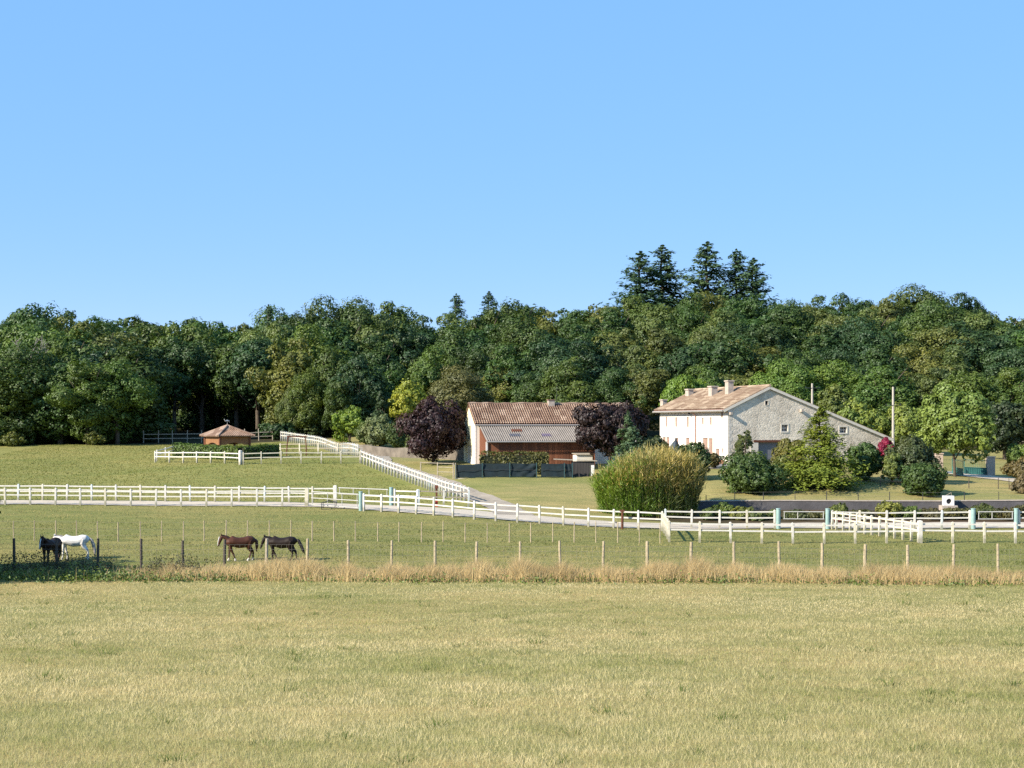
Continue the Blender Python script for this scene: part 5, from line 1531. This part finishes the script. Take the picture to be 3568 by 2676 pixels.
def bamboo():
    rng = np.random.default_rng(900)
    b = gp(2255, 114.5); root = empty('bamboo_clump', b); tag(root, 'huge bamboo clump, green at the left and straw coloured on top', 'bamboo')
    Wd, Hd = 370 * 114.5 / F, (ZC - (1560 - HY) * 114.5 / F) - b.z
    # culms
    n = 900
    u = rng.uniform(-1, 1, n); v = rng.uniform(-1, 1, n); k = u * u + v * v < 1; u, v = u[k], v[k]; n = len(u)
    P = np.stack([u * Wd * .45, v * 2.0, np.zeros(n)], 1); P[:, 2] = gz(P[:, 0] + b.x, P[:, 1] + b.y) - b.z
    h = Hd * np.interp(u, [-1, -.6, -.2, .3, .75, 1], [.50, .72, .90, 1.0, .93, .74]) * rng.uniform(.62, 1.10, n)
    lean = np.stack([u * Wd * .06 + rng.normal(scale=.35, size=n), v * .7 + rng.normal(scale=.3, size=n)], 1)
    me = blades('culms', P, h, 0.035, lean, rng, rng.uniform(0, 1, n), 4, .4); me.materials.append(plain('straw_culm', (0.26, 0.23, 0.09), 0.8, 0.3))
    link('culms', me, root)['kind'] = 'stuff'
    # leaf sprays sweeping upwards off the culms
    for nm, cnt, col, zlo, zhi, side, ll in (('green_leaves', 42000, (0.140, 0.205, 0.034), 0.0, 0.97, -1, .48), ('olive_leaves', 30000, (0.095, 0.112, 0.032), 0.0, 0.90, 1, .48), ('straw_leaves', 17000, (0.33, 0.25, 0.12), 0.50, 1.0, 0, .60)):
        i = rng.integers(0, n, cnt * 3); t = rng.uniform(zlo, zhi, cnt * 3)
        if side: keep = rng.uniform(0, 1, cnt * 3) < 1 / (1 + np.exp(-side * (u[i] * 6 - 0.6 + t * 1.2)))
        else: keep = rng.uniform(0, 1, cnt * 3) < 1 / (1 + np.exp(-(u[i] * 5.5 + (t - .76) * 14 + .2)))
        i, t = i[keep][:cnt], t[keep][:cnt]; c = len(i)
        q = P[i] + np.stack([lean[i, 0] * t ** 1.8, lean[i, 1] * t ** 1.8, h[i] * (t - .07 * t * t)], 1) + rng.normal(scale=.14, size=(c, 3))
        q[:, 2] = np.maximum(q[:, 2], .02)
        ln = ll * rng.uniform(.5, 1.3, c)
        out = np.stack([u[i] * .35 + rng.normal(scale=.42, size=c), v[i] * .3 + rng.normal(scale=.42, size=c)], 1) * ln[:, None]
        me = blades(nm, q, ln * rng.uniform(.05, 1.0, c), 0.07, out, rng, np.clip(rng.normal(.5, .2, c), 0, 1), 1, .3, rng.uniform(-.9, .9, c))
        me.materials.append(FOL)
        link(nm, me, root, None, None, col)['kind'] = 'stuff'
    # feathery dry plumes above the mass
    i = rng.integers(0, n, 900); i = i[(u[i] > -.55)]; c = len(i)
    q = P[i] + np.stack([lean[i, 0] * .8, lean[i, 1] * .8, h[i] * .84], 1) + rng.normal(scale=.12, size=(c, 3))
    ln = rng.uniform(.5, 1.25, c)
    me = blades('plumes', q, ln, 0.05, np.stack([rng.normal(scale=.22, size=c), rng.normal(scale=.22, size=c)], 1) * ln[:, None], rng, rng.uniform(.3, .9, c), 2, .3)
    me.materials.append(FOL)
    link('plumes', me, root, None, None, (0.44, 0.33, 0.17))['kind'] = 'stuff'


bamboo()

# flower bed plants in front of the retaining wall
BED = [(2475, 112.6, 60, 1778, (0.075, 0.10, 0.04), 'dark leafy plant at the left end of the flower bed'), (2520, 114, 75, 1762, (0.10, 0.135, 0.045), 'tallest leafy plant in the flower bed, left of the first gate'), (2585, 113, 75, 1776, (0.15, 0.155, 0.05), 'yellowish bedding plant left of the first gate'), (2640, 112.6, 60, 1790, (0.09, 0.11, 0.045), 'low bedding plant just left of the first gate'), (2690, 113.5, 50, 1786, (0.10, 0.12, 0.04), 'small plant behind the left aqua gate post'),
       (2770, 113, 80, 1795, (0.075, 0.085, 0.04), 'low plant seen through the first bed gate'), (2840, 113.2, 70, 1796, (0.09, 0.085, 0.04), 'browning plant seen through the first bed gate'), (2925, 113.8, 70, 1768, (0.11, 0.125, 0.045), 'leafy plant behind the cream crossing fence'), (3000, 113, 80, 1790, (0.075, 0.075, 0.04), 'dull low plant behind the cream fence'), (3110, 113.4, 100, 1765, (0.17, 0.165, 0.045), 'yellow-green bedding plant right of the cream fence'), (3170, 113, 75, 1772, (0.11, 0.14, 0.045), 'green bedding plant left of the stone block'), (3250, 112.8, 80, 1785, (0.085, 0.07, 0.04), 'brown low plant below the stone block'), (3330, 113, 80, 1780, (0.085, 0.08, 0.04), 'brown-green plant right of the stone block'), (3430, 113.4, 90, 1770, (0.065, 0.08, 0.035), 'dark plant behind the rightmost bed gate'), (3500, 112.8, 70, 1782, (0.08, 0.07, 0.04), 'dull brown plant at the right of the last gate'), (3570, 113.5, 80, 1770, (0.07, 0.065, 0.035), 'dark plant at the right edge of the flower bed')]
for k, (px, Y, w, top, col, lab) in enumerate(BED):
    shrub('bedding_plant', lab, px, Y, w * 1.15, top - 6, col, 950 + k, 'plant', 18, 80, 0.08, group='plants of the flower bed', lobe=(0.25, 0.45))
for k, (px, lab) in enumerate(((2916, 'red flowering plant behind the start of the cream fence'), (2962, 'dark red flowering plant in the middle of the cream fence'))):
    shrub('red_flower_plant', lab, px, 111.6, 30, 1797, (0.22, 0.03, 0.05), 980 + k, 'plant', 9, 50, 0.06)
# pots at the farmhouse door
for px, lab in ((2506, 'left flower pot at the white wall corner'), (2518, 'right flower pot at the white wall corner')):
    b = gp(px, 142.2); o = MB(); o.tube([(0, 0, 0), (0, 0, .42)], [.16, .24], 10); o = o.build('flower_pot', plain('terracotta', (0.35, 0.16, 0.10), 0.9), None, b); tag(o, lab, 'flower pot')
    rng = np.random.default_rng(int(px)); u = sph(rng, 160); V, Fc = cards(u * .26 + np.array([0, 0, .62]), u, .07, rng); me = np_mesh('plant', V, Fc, tint=rng.uniform(.2, .8, 160)); me.materials.append(FOL); link('plant', me, o, None, None, (.06, .08, .07))

# tree just outside the left edge; it shades the weeds and one twig reaches into view
shrub('hedgerow_tree', 'leafy hedgerow tree whose twig enters at the left edge', -492, 76.0, 770, 1575, (0.06, 0.085, 0.03), 540, 'tree', 60, 190, 0.20, 0.12, 0.8, (0.2, 0))


# ------------------------------------------------------------------ grasses
def scatter(n, x0, x1, y0, y1, rng):
    X = rng.uniform(x0, x1, n); Y = rng.uniform(y0, y1, n)
    return X, Y


def grass_field():
    rng = np.random.default_rng(1000)
    m = grass_mat('field_grass', (0.165, 0.215, 0.040), (0.80, 0.67, 0.39), 0.085, 0.555, 0.23)
    Xs, Ys, Hs, Ws = [], [], [], []
    for y0, y1, dens, hh, ww in ((33, 42, 250, .16, .012), (42, 52, 190, .14, .015), (52, 63, 150, .11, .018), (63, 76, 120, .085, .021)):
        half = y1 * 0.365 + 1.5
        n = int(2 * half * (y1 - y0) * dens)
        X, Y = scatter(n, -half, half, y0, y1, rng)
        cl = 0.75 + 0.5 * np.sin(X * 1.9 + 3 * np.sin(Y * .7)) * np.sin(Y * 1.6 + 2 * np.sin(X * .8))
        Xs.append(X); Ys.append(Y); Hs.append(hh * rng.uniform(.45, 1.25, n) * (0.8 + .35 * cl)); Ws.append(ww * rng.uniform(.7, 1.3, n))
    X, Y, h, w = (np.concatenate(a) for a in (Xs, Ys, Hs, Ws))
    n = len(X)
    base = np.stack([X, Y, gz(X, Y) - .01], 1)
    a = rng.uniform(0, 6.28, n); l = h * rng.uniform(.1, .9, n)
    lean = np.stack([np.cos(a) * l, np.sin(a) * l], 1)
    me = blades('field_grass', base, h, w, lean, rng, rng.uniform(0, 1, n), 1, .3); me.materials.append(m)
    tag(link('field_grass', me), 'mown straw-coloured grass of the foreground field', 'grass', kind='stuff')
    # a few rank green tufts
    rng = np.random.default_rng(1001)
    P, H, Ln, T = [], [], [], []
    for k in range(120):
        y = rng.uniform(34, 72); x = rng.uniform(-.36, .36) * y
        c = rng.integers(8, 26); r_ = rng.normal(scale=.10 + .002 * y, size=(c, 2))
        P.append(np.stack([x + r_[:, 0], y + r_[:, 1], np.zeros(c)], 1)); H.append(rng.uniform(.12, .30, c)); Ln.append(r_ * 1.2 + rng.normal(scale=.05, size=(c, 2))); T.append(rng.uniform(0, .3, c))
    P = np.concatenate(P); P[:, 2] = gz(P[:, 0], P[:, 1]) - .01
    me = blades('rank_tufts', P, np.concatenate(H), .022, np.concatenate(Ln), rng, np.concatenate(T), 2, .4)
    me.materials.append(grass_mat('rank_green', (0.105, 0.155, 0.036), (0.17, 0.21, 0.06), .2, .3))
    tag(link('rank_tufts', me), 'darker green rank tufts scattered over the foreground field', 'grass', kind='stuff')


grass_field()


def dry_strip():
    rng = np.random.default_rng(1010)
    m = grass_mat('dry_tall_grass', (0.28, 0.19, 0.078), (0.76, 0.59, 0.315), 0.35, 0.62, 0.34)
    n = 80000
    X = rng.uniform(-29, 33, n); c = rng.normal(0, 1, n)
    Y = 77.7 - X * 0.012 + np.clip(c, -2, 2) * 0.85
    dens = np.clip(0.75 + .25 * np.sin(X * .9 + 1.1 * np.sin(X * .37)) + .2 * np.sin(X * 2.7), .3, 1) * np.where(X < -16, np.clip((X + 22.5) / 6, .04, 1), 1)
    k = rng.uniform(0, 1, n) < dens; X, Y, dens = X[k], Y[k], dens[k]; n = len(X)
    h = (0.56 + .38 * dens) * rng.uniform(.3, 1.3, n) * (0.95 + .18 * np.sin(X * .55 + 2) + .16 * np.sin(X * 1.9 + np.sin(X * .7) * 2) + .10 * np.sin(X * 5.3)); w = rng.uniform(.014, .032, n)
    base = np.stack([X, Y, gz(X, Y) - .02], 1)
    lean = np.stack([rng.normal(.05, .3, n) * h, rng.normal(-.05, .22, n) * h], 1)
    me = blades('dry_grass', base, h, w, lean, rng, rng.uniform(0, 1, n), 2, .5); me.materials.append(m)
    tag(link('dry_grass', me), 'tall dry tawny grass along the foot of the wire fence', 'grass', kind='stuff')
    # leafy green weeds under it, left half
    n = 20000
    X = rng.uniform(-30, 32, n); Y = 76.7 - X * .012 + rng.normal(0, .7, n)
    k = rng.uniform(0, 1, n) < np.where(X < -17, .9, .22 + .40 * (np.sin(X * .8 + 1.5 * np.sin(X * .31)) > .35)); X, Y = X[k], Y[k]; n = len(X)
    P = np.stack([X, Y, gz(X, Y) + np.abs(rng.normal(0, .17, n)) * np.where(X < -20, 1.5, 1.0)], 1)
    V, Fc = cards(P, sph(rng, n) + np.array([0, -.3, .8]), .075 * rng.uniform(.6, 1.4, n), rng)
    me = np_mesh('green_weeds', V, Fc, tint=rng.uniform(.2, .9, n)); me.materials.append(FOL)
    tag(link('green_weeds', me, None, None, None, (0.12, 0.15, 0.045)), 'low green weeds at the foot of the dry grass', 'weeds', kind='stuff')
    # tall dark docks at the left
    n = 420
    X = np.concatenate([rng.uniform(-30, -22, n // 2), rng.normal(-25.2, 1.2, n // 4), rng.normal(-18.5, 1.3, n - n // 2 - n // 4)]); Y = 78.8 + rng.normal(0, .7, n)
    base = np.stack([X, Y, gz(X, Y)], 1); h = rng.uniform(.5, 1.25, n)
    q = np.repeat(base, 14, 0) + np.stack([rng.normal(scale=.10, size=n * 14), rng.normal(scale=.10, size=n * 14), np.repeat(h, 14) * rng.uniform(.2, 1.05, n * 14)], 1)
    V, Fc = cards(q, sph(rng, n * 14), .045 * rng.uniform(.6, 1.5, n * 14), rng)
    me = np_mesh('dark_docks', V, Fc, tint=rng.uniform(.1, .8, n * 14)); me.materials.append(FOL)
    tag(link('dark_docks', me, None, None, None, (0.060, 0.055, 0.045)), 'dark seeding weeds around the leftmost fence posts', 'weeds', kind='stuff')


dry_strip()


def short_grass():
    rng = np.random.default_rng(1020)
    m = grass_mat('paddock_grass', (0.115, 0.150, 0.036), (0.42, 0.35, 0.16), 0.09, 0.50, 0.19)
    Xs, Ys = [], []
    for y0, y1, dens in ((79, 92, 34), (92, 104, 24), (104, 116, 15)):
        half = y1 * .365
        n = int(2 * half * (y1 - y0) * dens); X, Y = scatter(n, -half, half, y0, y1, rng)
        lane_lo = np.interp(X, [-40, -17, -12, -6, 0, 8, 12, 60], [115.0, 114.6, 111.3, 107.9, 105.6, 103.2, 104.2, 105.2])
        k = Y < lane_lo - .1; Xs.append(X[k]); Ys.append(Y[k])
    X, Y = np.concatenate(Xs), np.concatenate(Ys); n = len(X)
    h = rng.uniform(.04, .13, n) * (1 + .5 * np.sin(X * .8) * np.sin(Y * 1.1)); a = rng.uniform(0, 6.28, n)
    base = np.stack([X, Y, gz(X, Y) - .01], 1)
    me = blades('paddock_grass', base, h, rng.uniform(.03, .06, n), np.stack([np.cos(a), np.sin(a)], 1) * h[:, None] * .8, rng, rng.uniform(0, 1, n), 1, .3); me.materials.append(m)
    tag(link('paddock_grass', me), 'short grazed green grass of the horse paddock', 'grass', kind='stuff')
    m2 = grass_mat('meadow_grass', (0.140, 0.165, 0.036), (0.33, 0.29, 0.11), 0.08, 0.45, 0.24)
    n = 60000
    X, Y = scatter(n, -62, -2, 119, 194, rng)
    k = (np.abs(X) < Y * .37) & (X < np.interp(Y, [118, 124, 131, 138, 144, 150, 166, 199], [-4.5, -7, -9, -11.5, -14, -17, -21, -33])); X, Y = X[k], Y[k]; n = len(X)
    h = rng.uniform(.05, .15, n); a = rng.uniform(0, 6.28, n)
    me = blades('meadow_grass', np.stack([X, Y, gz(X, Y) - .01], 1), h, rng.uniform(.05, .10, n), np.stack([np.cos(a), np.sin(a)], 1) * h[:, None] * .8, rng, rng.uniform(0, 1, n), 1, .3); me.materials.append(m2)
    tag(link('meadow_grass', me), 'short grass of the sloping upper field', 'grass', kind='stuff')


short_grass()


# ------------------------------------------------------------------ horses
def horse_mat(name, body, socks=None, sock_z=0.22, face=None):
    m, nt, out = newmat(name)
    p = nt.nodes.new('ShaderNodeBsdfPrincipled'); p.inputs['Roughness'].default_value = 0.6; p.inputs['Specular IOR Level'].default_value = 0.2
    c = ramp(nt, [(0.3, tuple(x * .75 for x in body)), (0.7, tuple(min(1, x * 1.2) for x in body))], noise(nt, 2.5, 4, coords(nt)))
    if socks:
        sx = nt.nodes.new('ShaderNodeSeparateXYZ'); nt.links.new(coords(nt), sx.inputs[0])
        f = ramp(nt, [(sock_z - .015, (1, 1, 1)), (sock_z + .015, (0, 0, 0))], sx.outputs[2])
        c = mix(nt, 'MIX', c, socks, f)
    nt.links.new(c, p.inputs['Base Color']); nt.links.new(p.outputs[0], out.inputs[0])
    return m


def horse(name, label, loc, rz, coat, hair, poll, muzzle, gait=(0.1, -0.15, 0.12, -0.1), tail=None, blaze=None, scale=1.03, cat='horse'):
    """faces -X; one continuous body grown from overlapping lofts, with mane, tail, ears and hooves"""
    b = MB()
    R = lambda *a: [t for t in a]
    torso = [(-.86, 1.02, .05, .07), (-.78, 1.05, .15, .22), (-.62, 1.08, .24, .34), (-.40, 1.10, .28, .38), (-.05, 1.03, .31, .385), (.28, 1.06, .31, .37), (.52, 1.14, .30, .36), (.72, 1.17, .23, .28), (.84, 1.15, .13, .17), (.89, 1.14, .05, .07)]
    b.tube([(x, 0, z) for x, z, _, _ in torso], [(ry, rz_) for _, _, ry, rz_ in torso], 14)
    b.tube([(-.60, 0, 1.25), (-.42, 0, 1.36), (-.2, 0, 1.30)], [(.06, .1), (.10, .12), (.06, .08)], 10)
    px, pz = poll; mx, mz = muzzle
    n1 = Vector((-.55, 0, 1.12)); n3 = Vector((px, 0, pz)); n2 = n1.lerp(n3, .5) + Vector((0, 0, .05))
    b.tube([n1 + Vector((.2, 0, -.02)), n1, n2, n3], [(.17, .27), (.15, .25), (.10, .17), (.075, .12)], 12)
    hd = Vector((mx - px, 0, mz - pz)).normalized(); L = Vector((mx - px, 0, mz - pz)).length
    b.tube([n3 - hd * .08, n3 + hd * L * .15, n3 + hd * L * .4, n3 + hd * L * .75, n3 + hd * L * .95, n3 + hd * L], [(.06, .08), (.095, .125), (.09, .125), (.06, .075), (.06, .075), (.035, .04)], 10)
    fa, fb, ha, hb = gait
    for s, sw in ((.13, fa), (-.13, fb)):
        b.tube([(-.52, s * .9, 1.10), (-.55, s, .86), (-.56 + sw * .45, s, .50), (-.56 + sw * .62, s, .44), (-.56 + sw * 1.0, s, .16), (-.58 + sw * 1.12, s, .10), (-.60 + sw * 1.2, s, .0)], [(.13, .19), (.10, .13), (.06, .068), (.064, .072), (.046, .052), (.054, .06), (.07, .078)], 9)
    for s, sw in ((.14, ha), (-.14, hb)):
        b.tube([(.58, s * .85, 1.16), (.52, s, .92), (.55 + sw * .3, s, .74), (.72 + sw * .5, s, .52), (.73 + sw * .6, s, .44), (.70 + sw * .95, s, .17), (.67 + sw * 1.05, s, .10), (.64 + sw * 1.1, s, .0)], [(.17, .26), (.15, .23), (.12, .17), (.066, .086), (.06, .07), (.048, .054), (.055, .06), (.07, .078)], 9)
    me0 = b.mesh('body')
    tmp = link('body_tmp', me0)
    md = tmp.modifiers.new('r', 'REMESH'); md.mode = 'VOXEL'; md.voxel_size = 0.026; md.use_smooth_shade = True
    sm = tmp.modifiers.new('s', 'SMOOTH'); sm.iterations = 5; sm.factor = .5
    dg = bpy.context.evaluated_depsgraph_get()
    me = bpy.data.meshes.new_from_object(tmp.evaluated_get(dg), depsgraph=dg)
    me.name = 'body'; bpy.data.objects.remove(tmp); bpy.data.meshes.remove(me0)
    me.materials.clear(); me.materials.append(coat)
    root = empty(name, loc, rz); root.scale = (scale,) * 3; tag(root, label, cat, None)
    link('body', me, root)
    for s in (.055, -.055):
        e = MB(); e.tube([n3 + Vector((0, s, .02)), n3 + Vector((-.02, s * 1.3, .12)), n3 + Vector((-.03, s * 1.3, .19))], [.04, .03, .006], 6); e.build('ear', coat, root, None, True)
    # mane: a hanging sheet of locks along the crest
    mn = MB(); k = 12
    for i in range(k):
        t = i / (k - 1)
        p, rr = (n3.lerp(n2, t * 2), .11 + .05 * t * 2) if t < .5 else (n2.lerp(n1, t * 2 - 1), .16 + .08 * (t * 2 - 1))
        dn = (n1 - n3).normalized(); upn = Vector((-dn.z, 0, dn.x)); upn = upn if upn.z > 0 else -upn
        p = p + upn * rr * .9
        mn.tube([p, p - upn * .07 + Vector((0, -.085, -.02)), p - upn * (.18 + .03 * (i % 3)) + Vector((0, -.11, -.05))], [.03, .025, .006], 5)
    fl = MB(); mn.tube([n3 + Vector((.02, 0, .09)), n3 + hd * .12 + Vector((-.06, 0, .06)), n3 + hd * .28 + Vector((-.08, 0, .04))], [.035, .03, .006], 5)
    mn.build('mane', hair, root, None, True)
    tp = tail or [(.86, 0, 1.24), (.98, 0, 1.12), (1.04, 0, .85), (1.05, 0, .5), (1.02, 0, .25)]
    tl = MB(); m = len(tp); tl.tube(tp, [.045 + .05 * math.sin(math.pi * min(1, (i + .4) / m)) if i < m - 1 else .012 for i in range(m)], 8); tl.build('tail', hair, root, None, True)
    if blaze:
        bz = MB(); q = n3 + hd * L * .45 + Vector((-.10, 0, .03)); q2 = n3 + hd * L * .97
        bz.tube([n3 + hd * L * .12 + Vector((-.105, 0, .05)), q, q2 + Vector((-.03, 0, .01))], [.022, .026, .036], 7); bz.build('blaze', blaze, root, None, True)
    return root


WHITECOAT = horse_mat('white_coat', (0.62, 0.60, 0.57))
BAY = horse_mat('dark_bay_coat', (0.022, 0.010, 0.007))
BAY2 = horse_mat('brown_black_coat', (0.016, 0.009, 0.007))
CHEST = horse_mat('liver_chestnut_coat', (0.060, 0.022, 0.012), (0.55, 0.5, 0.45), 0.17)
DARKHAIR = plain('black_mane', (0.012, 0.010, 0.009), 0.6, 0.2)
PALEHAIR = plain('grey_tail_hair', (0.34, 0.30, 0.27), 0.7, 0.25)
CHESTHAIR = plain('chestnut_hair', (0.07, 0.03, 0.018), 0.6, 0.2)
BLAZE = plain('white_blaze', (0.7, 0.69, 0.66), 0.6, 0.1)
horse('horse', 'white horse standing behind the leftmost fence posts', gp(258, 85.0), 0.05, WHITECOAT, PALEHAIR, (-1.08, 1.30), (-1.36, .74), (0.16, -0.05, .02, .16), [(.86, 0, 1.22), (.99, 0, 1.12), (1.10, 0, .85), (1.18, 0, .5), (1.17, 0, .12)])
horse('horse', 'dark bay horse with white muzzle in front of the white horse', gp(178, 83.4), math.radians(80), BAY, DARKHAIR, (-1.02, 1.50), (-1.30, .90), (0.05, -.05, .1, -.1), None, BLAZE)
horse('horse', 'chestnut brown horse with white feet beside a fence post', gp(836, 84.5), math.radians(14), CHEST, CHESTHAIR, (-1.02, 1.42), (-1.22, .86), (-.05, .28, .05, -.2), [(.86, 0, 1.22), (.94, 0, 1.1), (.95, 0, .8), (.92, 0, .5)], BLAZE)
horse('horse', 'nearly black horse walking with lowered head and raised tail', gp(982, 84.2), math.radians(-6), BAY2, DARKHAIR, (-1.00, 1.33), (-1.26, .70), (-.02, .30, .12, -.12), [(.86, 0, 1.24), (.98, 0, 1.18), (1.10, 0, .95), (1.24, 0, .62), (1.34, 0, .42)], None)
